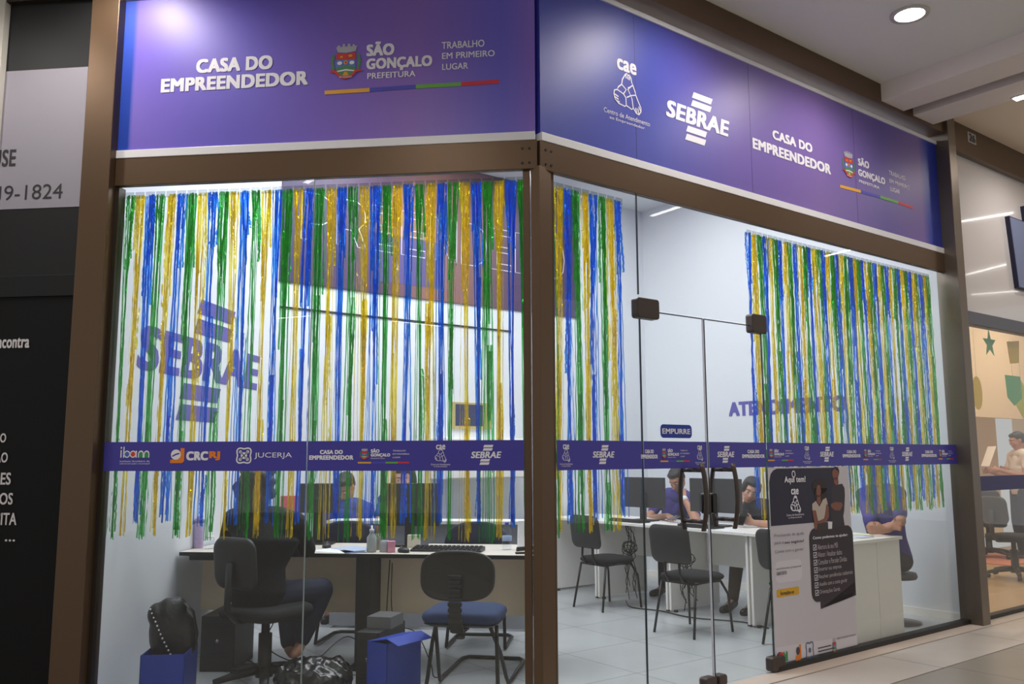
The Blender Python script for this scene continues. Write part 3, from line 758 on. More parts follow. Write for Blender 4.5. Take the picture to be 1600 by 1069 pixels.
curtain('foil fringe curtain inside the glass right of the door, above the poster', 'R', 1.955, 4.53, ('blue', 'gold', 'green'), 42, .965, 3.01, 3, 10)

# ------------------------------------------------------------------ lamps
emit_w = M_('lamp_diffuser', (255, 252, 246), .5, emit=9.0)
emit_d = M_('downlight_diffuser', (255, 244, 232), .5, emit=22.0)
trimw = M_('lamp_trim', (206, 202, 198), .5)
lbl = ['recessed round downlight above the %s' % s for s in ('black hoarding', 'left end of the left sign', 'walkway before the left window', 'walkway farther before the left window', 'walkway before the corner post', 'corner post', 'long sign, the one plainly visible in the ceiling', 'right end of the long sign', 'white neighbouring sign')]
lbl += ['recessed round downlight over the mall walkway, %s' % s for s in ('in the bay past the bulkhead', 'far along the walkway')]
for d, lb in zip(DOWNS, lbl):
    t = thing('downlight', lb, 'downlight', (d.x, d.y, HC-.012), 'round mall downlights')
    obj('rim', MB().lathe([(.098, 0), (.128, 0), (.128, .012), (.098, .012), (.098, 0)], n=28, caps=False), trimw, t)
    obj('diffuser', MB().lathe([(.001, .004), (.098, .004), (.098, .011), (.001, .011)], n=28), emit_d, t)
def tube_light(A_, B_, lb):
    c = (A_+B_)/2; d = (B_-A_); L_ = d.length
    t = thing('linear_light', lb, 'linear light', place((c.x, c.y, HC-.03), math.atan2(d.y, d.x)), 'linear mall ceiling lights')
    obj('housing', MB().span((-L_/2-.01, -.045, 0), (L_/2+.01, .045, .03)), trimw, t)
    obj('diffuser', MB().span((-L_/2, -.032, -.004), (L_/2, .032, .0)), emit_w, t)
for (p_, q_, lb) in (((4.92, -3.75), (4.885, -3.1), 'linear light across the walkway from the glass door'), ((8.7, -3.7), (8.6, -3.1), 'linear light across from the right end of the shop'),
                 ((8.36, -1.55), (8.47, -.95), 'linear light nearest the white neighbouring sign'), ((11.85, -3.1), (11.5, -2.2), 'linear light far along the walkway'), ((13.8, -3.9), (14.3, -2.9), 'farthest linear light of the walkway'), ((1.1, -3.7), (1.1, -3.1), 'linear light across the walkway from the corner post'), ((-5.1, -1.0), (-4.75, -1.0), 'linear light by the black hoarding')):
    tube_light(RW(*p_), RW(*q_), lb)
tube_light(V((-6.9, -13.35, 0)), V((-6.1, -13.1, 0)), 'far linear light behind the walkway, mirrored in the left window'); tube_light(V((-4.53, -14.05, 0)), V((-3.61, -14.97, 0)), 'farthest linear light behind the walkway, mirrored in the left window')
for k, (a, b) in enumerate(SHOP_PANELS + SHOP_PANELS_L):
    P = RW(a, b) if k < len(SHOP_PANELS) else V((a, b, 0))
    t = thing('ceiling_panel_light', 'square white light panel in the shop ceiling', 'ceiling light', place((P.x, P.y, 4.44), TURN if k < len(SHOP_PANELS) else 0), 'square shop ceiling lights')
    obj('frame', MB().span((-.32, -.32, 0), (.32, .32, .02)), white_pl, t); obj('diffuser', MB().span((-.3, -.3, -.005), (.3, .3, 0)), M_('panel_diffuser', (250, 253, 255), .5, emit=3.0), t)
P = V((4.617, -.79)); q = RW(4.44, -.86, 4.325)
t = thing('spotlight', 'small bright linear lamp at the edge of the ceiling bulkhead', 'spotlight', place(q, TURN))
obj('housing', MB().span((-.05, -.09, 0), (.05, .09, .006)), trimw, t); obj('diffuser', MB().span((-.035, -.075, -.006), (.035, .075, 0)), emit_w, t)

# ------------------------------------------------------------------ chairs
def rpad(w_, d_, h_, r=.05, n=6):
    mb = MB(); rows = []
    prof = [(-h_/2, .03), (-h_/2+.012, .008), (0, 0), (h_/2-.012, .008), (h_/2, .03)]
    pts0 = rrect(-w_/2, -d_/2, w_/2, d_/2, r, n); N = len(pts0); vs = []; fs = []
    for z, ins in prof:
        q = rrect(-w_/2+ins, -d_/2+ins, w_/2-ins, d_/2-ins, max(.006, r-ins*.5), n)
        vs += [(a, b, z) for a, b in q]
    for i in range(len(prof)-1):
        for k in range(N): fs.append((i*N+k, i*N+(k+1) % N, (i+1)*N+(k+1) % N, (i+1)*N+k))
    fs.append(tuple(range(N-1, -1, -1))); fs.append(tuple((len(prof)-1)*N+k for k in range(N)))
    mb.add(vs, fs, True); return mb
def bend(mb, k, M=None):
    for p in mb.v: p.z += k*p.x*p.x
    if M is not None: mb.v = [M @ p for p in mb.v]
    return mb
def visitor_chair(label, M):
    """four-legged padded chair, seat faces +y"""
    t = thing('visitor_chair', label, 'chair', M, 'black four-legged visitor chairs')
    obj('seat', bend(rpad(.44, .42, .055, .11), -.05, Matrix.Translation((0, .02, .445))), black_fab, t)
    B_ = Matrix.Translation((0, -.225, .70)) @ Matrix.Rotation(math.radians(-80), 4, 'X')
    obj('backrest', bend(rpad(.41, .31, .035, .07), .28, Matrix.Translation((0, -.245, .715)) @ Matrix.Rotation(math.radians(98), 4, 'X')), dark_grey, t)
    for sx in (-1, 1):
        obj('leg', MB().tube([(sx*.17, .17, .405), (sx*.20, .225, .30), (sx*.215, .25, 0)], .0105, 8), metal_blk, t)
        obj('leg', MB().tube([(sx*.17, -.16, .405), (sx*.20, -.235, 0)], .0105, 8), metal_blk, t)
        obj('back_support', MB().tube([(sx*.075, -.05, .405), (sx*.075, -.19, .42), (sx*.072, -.232, .49), (sx*.065, -.225, .74)], .011, 8), metal_blk, t)
    obj('seat_frame', MB().tube([(-.17, .17, .407), (.17, .17, .407), (.17, -.16, .407), (-.17, -.16, .407)], .010, 8, closed=True), metal_blk, t)
    return t
c1 = visitor_chair('black visitor chair nearest the corner post, its back under the foil fringe', place(RW(2.84, 2.50), TURN-PI/2))
dup(c1, place(RW(2.58, 1.22), TURN-PI/2+.06), 'black visitor chair seen through the two glass doors')
dup(c1, place(RW(2.86, .36), TURN-PI/2-.08), 'black visitor chair half hidden behind the left edge of the poster')

def sled_chair(label, M):
    t = thing('cantilever_chair', label, 'chair', M)
    obj('seat', bend(rpad(.47, .44, .07, .09), -.10, Matrix.Translation((0, 0, .475))), blue_fab, t)
    obj('seat_shell', bend(rpad(.45, .42, .03, .09), -.10, Matrix.Translation((0, 0, .437))), black_pl, t)
    sh = []
    for k in range(40):
        a = 2*PI*k/40; e = 3.0
        sh.append((.225*math.copysign(abs(math.cos(a))**(2/e), math.cos(a)), .145*math.copysign(abs(math.sin(a))**(2/e), math.sin(a))*(1+.12*math.cos(a)*0)))
    mb = MB().prism(sh, -.022, .022, 'xz'); mb.v = [V((p.x, p.y+.35*p.x*p.x, p.z)) for p in mb.v]
    mb.v = [Matrix.Translation((0, -.22, .722)) @ Matrix.Rotation(math.radians(-6), 4, 'X') @ p for p in mb.v]
    obj('backrest', mb, M_('back_shell', (44, 40, 36), .55), t, bevel=.012)
    mb = MB(); pts = [(0, -.05, .40), (0, -.20, .40), (0, -.262, .46), (0, -.27, .56), (0, -.268, .72)]
    for i in range(26):
        f = i/25*(len(pts)-1); k = min(int(f), len(pts)-2); q = V(pts[k]).lerp(V(pts[k+1]), f-k)
        mb.box(q, (.082, .022, .022) if i % 2 else (.07, .018, .022))
    obj('ribbed_back_support', mb, dark_grey, t, bevel=.003)
    obj('tension_knob', MB().lathe([(.008, 0), (.024, .002), (.026, .016), (.01, .02), (.008, .035)], (.02, -.20, .36)), dark_grey, t)
    for sx in (-1, 1):
        obj('leg', MB().tube([(sx*.19, .02, .40), (sx*.20, -.02, .30), (sx*.215, -.07, .10), (sx*.22, -.10, .035), (sx*.225, -.15, .014), (sx*.23, -.34, .012)], .0125, 10), metal_blk, t)
    mb = MB().tube([(-.17, -.06, .40), (-.20, .10, .22), (-.215, .20, .06), (-.22, .24, .016), (-.225, .32, .013), (-.22, .84, .013), (-.18, .90, .013), (.18, .90, .013), (.22, .84, .013), (.225, .32, .013), (.22, .24, .016), (.215, .20, .06), (.20, .10, .22), (.17, -.06, .40)], .0125, 10)
    obj('sled_base', mb, metal_blk, t)
    return t
p = at_y(722, 965, .66)
sled_chair('blue padded cantilever chair with a black oval back in front of the desk', place((p.x+.02, .66, 0), -.06))

def office_chair(label, M, group=None, back_only=False):
    t = thing('office_chair', label, 'chair', M, group)
    obj('seat', bend(rpad(.48, .46, .075, .10), -.05, Matrix.Translation((0, 0, .46))), black_fab, t)
    mb = bend(rpad(.36, .32, .055, .08), .18, Matrix.Translation((0, -.26, .775)) @ Matrix.Rotation(math.radians(96), 4, 'X'))
    obj('backrest', mb, dark_grey, t)
    obj('back_bar', MB().tube([(0, -.02, .41), (0, -.24, .42), (0, -.315, .50), (0, -.31, .78)], [(.03, .01)]*4, 8, ax=(1, 0, 0)), black_pl, t)
    obj('column', MB().lathe([(.055, .06), (.055, .12), (.042, .14), (.042, .32), (.026, .32), (.026, .43)]), black_pl, t)
    for k in range(5):
        a = 2*PI*k/5+.5; c, s_ = math.cos(a), math.sin(a)
        ba_ = obj('base_arm', MB().tube([(c*.03, s_*.03, .105), (c*.2, s_*.2, .085), (c*.31, s_*.31, .065)], [(.036, .030), (.030, .024), (.024, .018)], 8, ax=(-s_, c, 0)), black_pl, t)
        obj('caster', MB().tube([(c*.31-s_*.02, s_*.31+c*.02, .027), (c*.31+s_*.02, s_*.31-c*.02, .027)], .027, 12), black_pl, ba_)
    return t
pA = at_z(398, 1044)
CHA = office_chair('black swivel office chair carrying the seated person in black', place((-1.80, .70, 0), -.42))
for (px, yy, lb, rz) in ((549, 1.98, 'dark blue office chair behind the desk papers', PI+.2), (748, 1.98, 'dark blue office chair behind the keyboard', PI-.15)):
    p = at_y(px, 830, yy); t = thing('office_chair', lb, 'chair', place((p.x, yy, 0), 0), 'dark blue office chairs behind the desk')
    obj('seat', bend(rpad(.48, .44, .075, .10), -.05, Matrix.Translation((0, .12, .46))), navy_fab, t)
    sh = []
    for k in range(36):
        a = 2*PI*k/36; sh.append((.25*math.copysign(abs(math.cos(a))**.8, math.cos(a)), .20*math.copysign(abs(math.sin(a))**.8, math.sin(a))))
    mb = MB().prism(sh, -.03, .03, 'xz'); mb.v = [V((q.x, q.y+.3*q.x*q.x-.1, q.z+.73)) for q in mb.v]; obj('backrest', mb, navy_fab, t, bevel=.015)
    obj('back_bar', MB().tube([(0, .1, .41), (0, -.05, .42), (0, -.09, .60)], .02, 8), black_pl, t)
    obj('sled_base', MB().tube([(-.2, .0, .42), (-.21, -.10, .2), (-.22, -.14, .02), (-.22, .30, .013), (-.18, .36, .013), (.18, .36, .013), (.22, .30, .013), (.22, -.14, .02), (.21, -.10, .2), (.2, .0, .42)], .0125, 10), metal_blk, t)

# ------------------------------------------------------------------ left desk and what stands on and under it
DY0, DY1, DZ = 1.09, 1.80, .77
t = thing('office_desk', 'long cream-topped desk with black edge and tan front panel inside the left window', 'desk', (-1.2, 1.45, 0))
mb = MB().mat(desk_top).span((-2.60, DY0+.004, DZ-.022), (-.035, DY1, DZ)).mat(edge_black).span((-2.60, DY0, DZ-.026), (-.035, DY0+.004, DZ-.001)); obj('worktop', mb, None, t, ML)
lx = at_y(583, 920, 1.35).x
for x0, x1 in ((-2.58, lx-.04), (lx+.04, -.06)):
    obj('modesty_panel', MB().span((x0, 1.40, .33), (x1, 1.42, DZ-.03)), desk_side, t, ML)
obj('front_apron', MB().span((-2.55, 1.14, .71), (-2.0, 1.16, DZ-.026)), edge_black, t, ML)
lx2 = at_y(326, 900, 1.2).x; obj('pedestal_leg', MB().span((lx2-.03, 1.48, 0), (lx2+.035, 1.68, DZ-.03)), M_('leg_black', (40, 39, 40), .5), t, ML, bevel=.004)
mb = MB().span((lx-.07, 1.16, .04), (lx+.035, 1.66, DZ-.03)); obj('pedestal_leg', mb, M_('leg_black', (40, 39, 40), .5), t, ML, bevel=.004)
mb = MB().span((lx-.08, 1.12, 0), (lx+.045, 1.72, .04)); obj('pedestal_foot', mb, edge_black, t, ML)
mb = MB().span((-.11, 1.16, .0), (-.05, 1.7, DZ-.03)); obj('pedestal_leg', mb, MATS['leg_black'], t, ML, bevel=.004)
def on_desk(px, yy): p = at_y(px, 830, yy); return p.x
def bottle(name, label, cat, x, y, z, prof, mat, capm=None, capp=None, group=None):
    t = thing(name, label, cat, (x, y, z), group); obj('body', MB().lathe(prof), mat, t)
    if capp: obj('cap', MB().lathe(capp), capm, t)
    return t
lilac = M_('lilac_print', (186, 168, 206), .4, noise=.25, nscale=40)
bottle('tumbler', 'tall lilac patterned tumbler on the left end of the desk', 'tumbler', on_desk(311, 1.35), 1.35, DZ, [(.034, 0), (.036, .01), (.04, .17), (.036, .18)], lilac, M_('lilac_lid', (150, 130, 180), .4), [(.038, .18), (.039, .20), (.02, .21), (.018, .225)])
bottle('glass_jar', 'small clear glass jar beside the lilac tumbler', 'jar', on_desk(328, 1.3), 1.3, DZ, [(.03, 0), (.034, .01), (.034, .07), (.03, .078)], CLEAR, white_pl, [(.032, .078), (.032, .09), (0.01, .091)])
bottle('sanitizer_bottle', 'clear pump bottle of hand sanitizer on the desk', 'bottle', on_desk(581, 1.2), 1.2, DZ, [(.03, 0), (.034, .008), (.034, .10), (.014, .125), (.014, .135)], M_('gel_clear', (170, 176, 178), .15), white_pl, [(.016, .135), (.016, .155), (.006, .157), (.006, .18)])
t = bottle('pen_jar', 'grey pen jar holding red and blue pens behind the sanitizer', 'pen jar', on_desk(588, 1.36), 1.36, DZ, [(.042, 0), (.042, .11), (.038, .11), (.038, .01)], M_('jar_smoke', (128, 124, 112), .3))
for k, c in enumerate(((170, 30, 40), (40, 60, 150), (30, 30, 32), (180, 40, 50))):
    a = k*1.7
    tag(obj('pen', MB().tube([(.0, 0, .0), (0, 0, .155)], .0045, 8), M_('pen%d' % k, c, .4), None), '%s pen standing in the grey pen jar' % ('red', 'blue', 'black', 'crimson')[k], 'pen', 'pens in the pen jar')
    o = bpy.data.objects['pen' if k == 0 else 'pen.%03d' % k]; o.matrix_world = Matrix.Translation((on_desk(588, 1.36)+.015*math.cos(a), 1.36+.015*math.sin(a), DZ+.012)) @ Euler((.13*math.sin(a+2), .13*math.cos(a+2), 0)).to_matrix().to_4x4()
bottle('drinking_glass', 'upturned clear drinking glass between the jar and the pink block', 'glass', on_desk(601, 1.22), 1.22, DZ, [(.034, 0), (.03, .075), (.026, .078), (.026, .074), (.03, .004)], M_('glass_grey', (176, 178, 186), .1))
tag(obj('note_block', MB().box((0, 0, .038), (.05, .05, .076)), M_('pink', (226, 150, 178), .6), None, bevel=.003), 'upright pink block of notes beside the black mouse', 'note block')
bpy.data.objects['note_block'].matrix_world = place((on_desk(612, 1.2), 1.2, DZ), .3)
tag(obj('card_box', MB().box((0, 0, .045), (.09, .05, .09)), M_('cream_box', (222, 216, 200), .6), None, bevel=.003), 'small white box in front of the monitor stand', 'box')
bpy.data.objects['card_box'].matrix_world = place((on_desk(647, 1.52), 1.52, DZ), .1)
def mouse(label, x, y, rz):
    t = thing('computer_mouse', label, 'mouse', place((x, y, DZ), rz), 'black computer mice')
    obj('body', MB().ell((0, 0, .012), (.033, .055, .024), nu=18, nv=10), black_pl, t); obj('wheel', MB().tube([(-.004, .025, .034), (.004, .025, .034)], .007, 10), grey_pl, t)
mouse('black mouse left of the papers on the long desk', on_desk(511, 1.45), 1.45, .2); mouse('black mouse left of the keyboard on the long desk', on_desk(631, 1.2), 1.2, .9)
def keyboard(label, M, w_=.45):
    t = thing('keyboard', label, 'keyboard', M, 'black computer keyboards'); kb_ = obj('base', MB().prism([(-.075, 0), (.075, 0), (.075, .028), (-.075, .014)], -w_/2, w_/2, 'yz'), black_pl, t, bevel=.003)
    mb = MB()
    for r_ in range(5):
        for k in range(15): mb.box((-w_/2+.025+k*(w_-.05)/14, -.055+r_*.026, .019+.0024*r_), (.021, .019, .010))
    obj('keys', mb, M_('key_black', (34, 33, 36), .5), kb_); return t
keyboard('black keyboard on the long desk behind the cantilever chair', place((on_desk(700, 1.32), 1.32, DZ), -.03), .50)
def sheet(label, x, y, z, rz, c=(238, 240, 244), w_=.21, d_=.297, group='papers on the desks'):
    o = obj('paper_sheet', MB().box((0, 0, .001), (w_, d_, .002)), M_('sheet_%d' % c[0], c, .7), None); tag(o, label, 'paper', group); o.matrix_world = place((x, y, z), rz); return o
sheet('white printed sheet lying nearest the desk edge', on_desk(525, 1.25), 1.25, DZ, 1.2); sheet('pale blue sheet on top of the desk papers', on_desk(555, 1.38), 1.38, DZ+.003, .9, (180, 196, 220)); sheet('dark blue folder leaf under the pen jar papers', on_desk(558, 1.30), 1.22, DZ, .5, (70, 84, 116), .15, .2)
wt = bottle('water_bottle', 'clear plastic water bottle on the right part of the long desk', 'bottle', on_desk(792, 1.45), 1.45, DZ, [(.032, 0), (.034, .012), (.034, .11), (.03, .135), (.013, .165), (.013, .17)], CLEAR, M_('cap_blue', (40, 70, 180), .4), [(.015, .17), (.015, .187), (.002, .188)])
obj('label_strip', MB().lathe([(.0345, .06), (.0345, .095)]), M_('bottle_label', (150, 170, 206), .4), wt)
t = thing('desk_calendar', 'white tent calendar standing by the corner post', 'calendar', place((on_desk(819, 1.42), 1.42, DZ), .2)); obj('card', MB().prism([(-.05, 0), (.05, 0), (.0, .20)], -.045, .045, 'yz'), paper, t)
t = thing('stapler', 'black stapler in front of the tent calendar', 'stapler', place((on_desk(820, 1.2), 1.2, DZ), .3)); obj('base', MB().box((0, 0, .006), (.13, .035, .012)), black_pl, t, bevel=.003); obj('arm', MB().prism([(-.06, .016), (.065, .026), (.065, .05), (-.055, .045)], -.015, .015, 'xz'), black_pl, t, bevel=.004)
def monitor(label, M, w_=.46, h_=.29, zc=.28, tilt=0., group='black computer monitors'):
    """screen faces +y"""
    t = thing('monitor', label, 'monitor', M, group)
    hs_ = obj('housing', MB().box((0, -.012, zc), (w_, .03, h_)), M_('monitor_back', (36, 35, 38), .5), t, bevel=.006)
    obj('screen', MB().box((0, .004, zc), (w_-.03, .004, h_-.03)), M_('screen_dark', (14, 15, 20), .15), hs_)
    obj('neck', MB().box((0, -.04, zc*.5), (.07, .025, zc)), black_pl, t, bevel=.004); obj('foot', MB().prism(rrect(-.12, -.09, .12, .09, .03), 0, .014, 'xy'), black_pl, t)
    return t
monitor('black monitor on the long desk, its back to the window', place((on_desk(642, 1.62), 1.62, DZ), 0), .44, .31, .30)
monitor('black monitor in front of the leaning person in blue', place((on_desk(497, 1.70)-.0, 1.72, DZ), .1), .30, .22, .34)
def pc(label, M, w_=.18, h_=.36, d_=.40):
    t = thing('computer_tower', label, 'computer', M, 'black computer towers'); cs_ = obj('case', MB().box((0, 0, h_/2), (w_, d_, h_)), M_('case_black', (34, 34, 36), .45), t, bevel=.006)
    obj('drive_bay', MB().box((0, -d_/2-.002, h_-.06), (w_-.03, .006, .04)), black_pl, cs_); obj('power_button', MB().tube([(.0, -d_/2-.006, h_*.55), (0, -d_/2, h_*.55)], .012, 14), chrome, cs_)
    mb = MB()
    for k in range(4): mb.box((0, -d_/2-.001, .05+.022*k), (w_*.6, .004, .008))
    obj('vent', mb, black_pl, cs_); return t
p = at_z(345, 1040); pc('black computer tower under the left end of the desk', place((on_desk(346, 1.05), 1.22, 0), .1), .23, .36, .42)
pc('black computer tower standing beside the blue archive box', place((at_y(592, 1000, .74).x, .80, 0), -.15), .15, .36, .42)
t = bpy.data.objects['computer_tower.001']
obj('stuff_on_top', MB().box((.03, -.05, .40), (.16, .20, .07)), M_('grey_metal_tray', (120, 120, 122), .4, .4), None)
o = bpy.data.objects['stuff_on_top']; o.name = 'metal_tray'; tag(o, 'small grey metal tray on top of the computer tower', 'tray'); o.matrix_world = place((at_y(598, 975, .74).x, .80, .361), -.15)
def archive_box(label, M, w_, d_, h_, flap):
    t = thing('archive_box', label, 'archive box', M, 'blue corrugated archive boxes')
    mb = MB()
    th = .005
    mb.span((-w_/2, -d_/2, 0), (w_/2, d_/2, th)); mb.span((-w_/2, -d_/2, 0), (w_/2, -d_/2+th, h_)); mb.span((-w_/2, d_/2-th, 0), (w_/2, d_/2, h_)); mb.span((-w_/2, -d_/2, 0), (-w_/2+th, d_/2, h_)); mb.span((w_/2-th, -d_/2, 0), (w_/2, d_/2, h_))
    obj('body', mb, blue_box, t)
    if flap: obj('lid', MB().prism([(-w_/2, h_), (w_/2, h_+.03), (w_/2+.09, h_+.0), (w_/2+.09, h_-.004), (w_/2, h_+.024), (-w_/2, h_-.004)], -d_/2, d_/2, 'xz'), blue_box, t)
    obj('finger_hole', MB().tube([(0, -d_/2-.002, h_*.28), (0, -d_/2+.001, h_*.28)], .014, 16), edge_black, t); return t
archive_box('open blue archive box by the left wall with a black bag in it', place((at_y(262, 1040, .42).x, .44, 0), .25), .25, .34, .27, False)
archive_box('blue archive box with raised lid beside the cantilever chair', place((at_y(610, 1040, .55).x+.02, .56, 0), -.5), .16, .30, .335, True)
# black studded bag
t = thing('handbag', 'black quilted handbag with a row of white studs, in the blue box by the wall', 'handbag', place((at_y(268, 970, .46).x, .47, .20), .25))
mb = MB()
mb.ell((-.02, 0, .17), (.115, .09, .20)).ell((.05, .02, .12), (.10, .09, .16)).ell((-.09, -.01, .27), (.055, .07, .07)).ell((.02, .02, .30), (.06, .06, .07))
obj('body', mb, black_leather, t, remesh=.012, smooth_it=4)
mb = MB()
for k in range(14): mb.ell((-.115+.0165*k*.72, -.088+.003*abs(k-7), .31-.024*k), .006, nu=8, nv=6)
obj('studs', mb, vinyl_white, t)
obj('strap', MB().tube([(.02, .02, .30), (.07, 0, .33), (.12, 0, .28), (.15, .0, .15), (.14, 0, .05)], [(.014, .005)]*5, 8), black_leather, t)
# black bag of cables on the floor
t = thing('bin_bag', 'crumpled glossy black plastic bag on the floor by the office chair', 'bin bag', place((at_y(500, 1050, .5).x-.03, .47, 0), 0))
mb = MB().ell((0, 0, .10), (.23, .19, .13)).ell((-.12, .02, .12), (.12, .12, .09)).ell((.12, .03, .12), (.11, .12, .10)).ell((.0, -.03, .18), (.10, .09, .05))
o = obj('sack', mb, M_('bag_black', (18, 18, 20), .22), t, remesh=.014, smooth_it=3)
tx = bpy.data.textures.new('crumple', 'CLOUDS'); tx.noise_scale = .05
dm = o.modifiers.new('crumple', 'DISPLACE'); dm.texture = tx; dm.strength = .06; dm.mid_level = .5
def cable(label, pts, r=.004, name='cable', grp='black cables', mat=None, sub=8, cyc=False):
    P = [V(q) for q in pts]; out = []
    for i in range(len(P)-1):
        a, b, c, d = P[max(i-1, 0)], P[i], P[i+1], P[min(i+2, len(P)-1)]
        for k in range(sub):
            t = k/sub; out.append(.5*((2*b)+(c-a)*t+(2*a-5*b+4*c-d)*t*t+(3*b-a-3*c+d)*t**3))
    out.append(P[-1]); o = obj(name, MB().tube(out, r, 6), mat or metal_blk, None); return tag(o, label, 'cable', grp)
x_ = at_y(505, 1040, .6).x
cable('black cable looping from the bin bag up to the desk', [(x_, .55, .22), (x_+.1, .75, .30), (x_+.24, .85, .18), (x_+.3, .95, .10), (x_+.26, 1.1, .4), (x_+.25, 1.2, .72)])
cable('cable hanging behind the office chair column', [(-2.0, 1.3, .7), (-1.95, 1.25, .35), (-2.0, 1.2, .15), (-1.8, 1.15, .05), (-1.55, 1.2, .02)])
cable('thin cable lying across the tiles left of the black bag', [(-1.98, .85, .12), (-1.8, .9, .03), (-1.6, .8, .015), (-1.4, .95, .012), (-1.2, 1.0, .012)], .003)
cable('cable drooping beside the cantilever chair and the blue box', [(-1.12, 1.2, .7), (-1.08, 1.1, .35), (-.9, 1.0, .28), (-.8, .98, .10), (-.78, 1.0, .01), (-.72, 1.05, .008)], .0035)

# far counter, its front grey, behind the desk
t = thing('counter', 'grey-fronted counter behind the dark blue office chairs', 'counter', (-1.3, 2.5, 0))
obj('front_panel', MB().span((-2.0, 2.54, .02), (-.35, 2.56, .86)), M_('counter_grey', (150, 152, 156), .5), t, ML); obj('top', MB().span((-2.03, 2.50, .86), (-.33, 2.78, .885)), white_lam, t, ML)
for x in (-1.99, -.36): obj('side_panel', MB().span((x-.01, 2.56, 0), (x+.01, 2.76, .86)), white_lam, t, ML)
t = thing('notice_frame', 'small framed dark blue notice on the back wall above the printed band', 'picture frame', MR @ Matrix.Translation((2.1, VB, 1.70)))
obj('frame', MB().span((1.88, VB-.025, 1.70), (2.36, VB, 1.97)), M_('frame_gold', (190, 170, 110), .5), t, MR); obj('print', MB().span((1.91, VB-.028, 1.73), (2.25, VB-.024, 1.95)), M_('notice_blue', (44, 52, 92), .5), t, MR)
t = thing('white_cupboard', 'low white wall cupboard under the framed notice', 'cupboard', MR @ Matrix.Translation((1.9, VB, 1.35)))
obj('carcass', MB().span((1.62, VB-.30, 1.2), (2.7, VB, 1.60)), white_lam, t, MR, bevel=.003)
for k in range(2): obj('door', MB().span((1.63+.54*k, VB-.316, 1.21), (2.15+.54*k, VB-.30, 1.59)), white_lam, t, MR, bevel=.003)

# ------------------------------------------------------------------ right-hand desks
for k, (v0, v1, lb) in enumerate(((.06, 1.03, 'white desk nearest the right window, its panelled end to the glass'), (1.035, 1.945, 'middle white desk in front of the seated woman'), (1.95, 2.90, 'white desk with the man leaning on it'), (2.905, 3.6, 'farthest white desk against the back wall'))):
    t = thing('white_desk', lb, 'desk', MR @ Matrix.Translation((3.45, (v0+v1)/2, 0)), 'white desks along the right wall')
    obj('worktop', MB().span((3.05, v0, .75), (3.80, v1, .775)), white_lam, t, MR, bevel=.002)
    if k == 0:
        obj('end_panel', MB().span((3.10, v0+.03, .02), (3.455, v0+.055, .75)), white_lam, t, MR); obj('end_panel', MB().span((3.46, v0+.03, .02), (3.80, v0+.055, .75)), white_lam, t, MR)
        obj('side_panel', MB().span((3.10, v1-.03, .02), (3.78, v1-.008, .75)), white_lam, t, MR)
    else:
        for vv in (v0+.008, v1-.03): obj('side_panel', MB().span((3.10, vv, .02), (3.78, vv+.022, .75)), white_lam, t, MR)
    obj('modesty_panel', MB().span((3.60, v0+.04, .40), (3.62, v1-.04, .75)), white_lam, t, MR)
    for vv in (v0+.06, v1-.03):
        obj('foot', MB().lathe([(.02, 0), (.02, .02)], (3.15, vv-.01, 0), 10), edge_black, t, MR)
rzm = TURN - PI/2
monitor('black monitor beside the leaning man', MR @ place((3.42, 2.52, .775), -PI/2+.12), .50, .30, .28)
monitor('black monitor between the man and the woman', MR @ place((3.42, 1.62, .775), -PI/2+.08), .56, .31, .28)
keyboard('black keyboard on the white desk near the woman', MR @ place((3.19, 1.62, .775), PI/2), .42)
keyboard('black keyboard on the white desk near the man', MR @ place((3.19, 2.52, .775), PI/2), .42)
for k, (a, b, r_, lb) in enumerate(((3.3, .28, .3, 'pale form fanned at the window end of the white desk'), (3.45, .24, -.2, 'printed form overlapping the fan at the window end'), (3.58, .30, .5, 'leaflet at the far corner of the window end'), (3.2, 1.35, .2, 'loose sheet beside the woman\'s keyboard'))):
    sheet(lb, *RW(a, b).xy, .775+.003*(k % 3), TURN+r_, ((232, 234, 238), (206, 212, 226), (226, 224, 190), (236, 238, 244))[k], .15, .21)
bottle('plastic_cup', 'tall clear plastic cup holder at the window end of the white desk', 'cup', *RW(3.16, .22).xy, .775, [(.03, 0), (.034, .005), (.034, .20), (.031, .20), (.031, .01)], CLEAR)
def bundle(label, u_, v_, seed):
    rnd = random.Random(seed); mb = MB()
    for k in range(7):
        pts = [V((u_+rnd.uniform(-.02, .02), v_+rnd.uniform(-.05, .05), .75))]
        for i in range(1, 9): pts.append(V((u_+rnd.uniform(-.03, .03), v_+rnd.uniform(-.03, .03)-.02*i*(.5 if k % 2 else -.2), .75-.08*i*(.8+.05*k))))
        mb.tube([p for p in pts if p.z > .02], .004, 6)
    for k in range(5):
        c = V((u_, v_+rnd.uniform(-.03, .03), .52+rnd.uniform(-.05, .05))); r_ = rnd.uniform(.05, .085)
        mb.tube([c+V((rnd.uniform(-.01, .01), r_*1.2*math.cos(2*PI*i/16), r_*.7*math.sin(2*PI*i/16))) for i in range(16)], .004, 6, closed=True)
    tag(obj('cable_bundle', mb, metal_blk, None, MR), label, 'cable bundle', 'tied bundles of black cables')
bundle('tied bundle of cables hanging under the desk monitor beside the man', 3.09, 2.42, 5); bundle('tangled cables hanging between the two middle desks', 3.09, 1.72, 9)
cable('black cable trailing on the tiles under the white desks', [RW(3.1, 2.5, .03), RW(2.98, 2.3, .01), RW(3.05, 2.0, .01), RW(3.02, 1.6, .01), RW(3.2, 1.2, .01), RW(3.15, .9, .01)], .006)

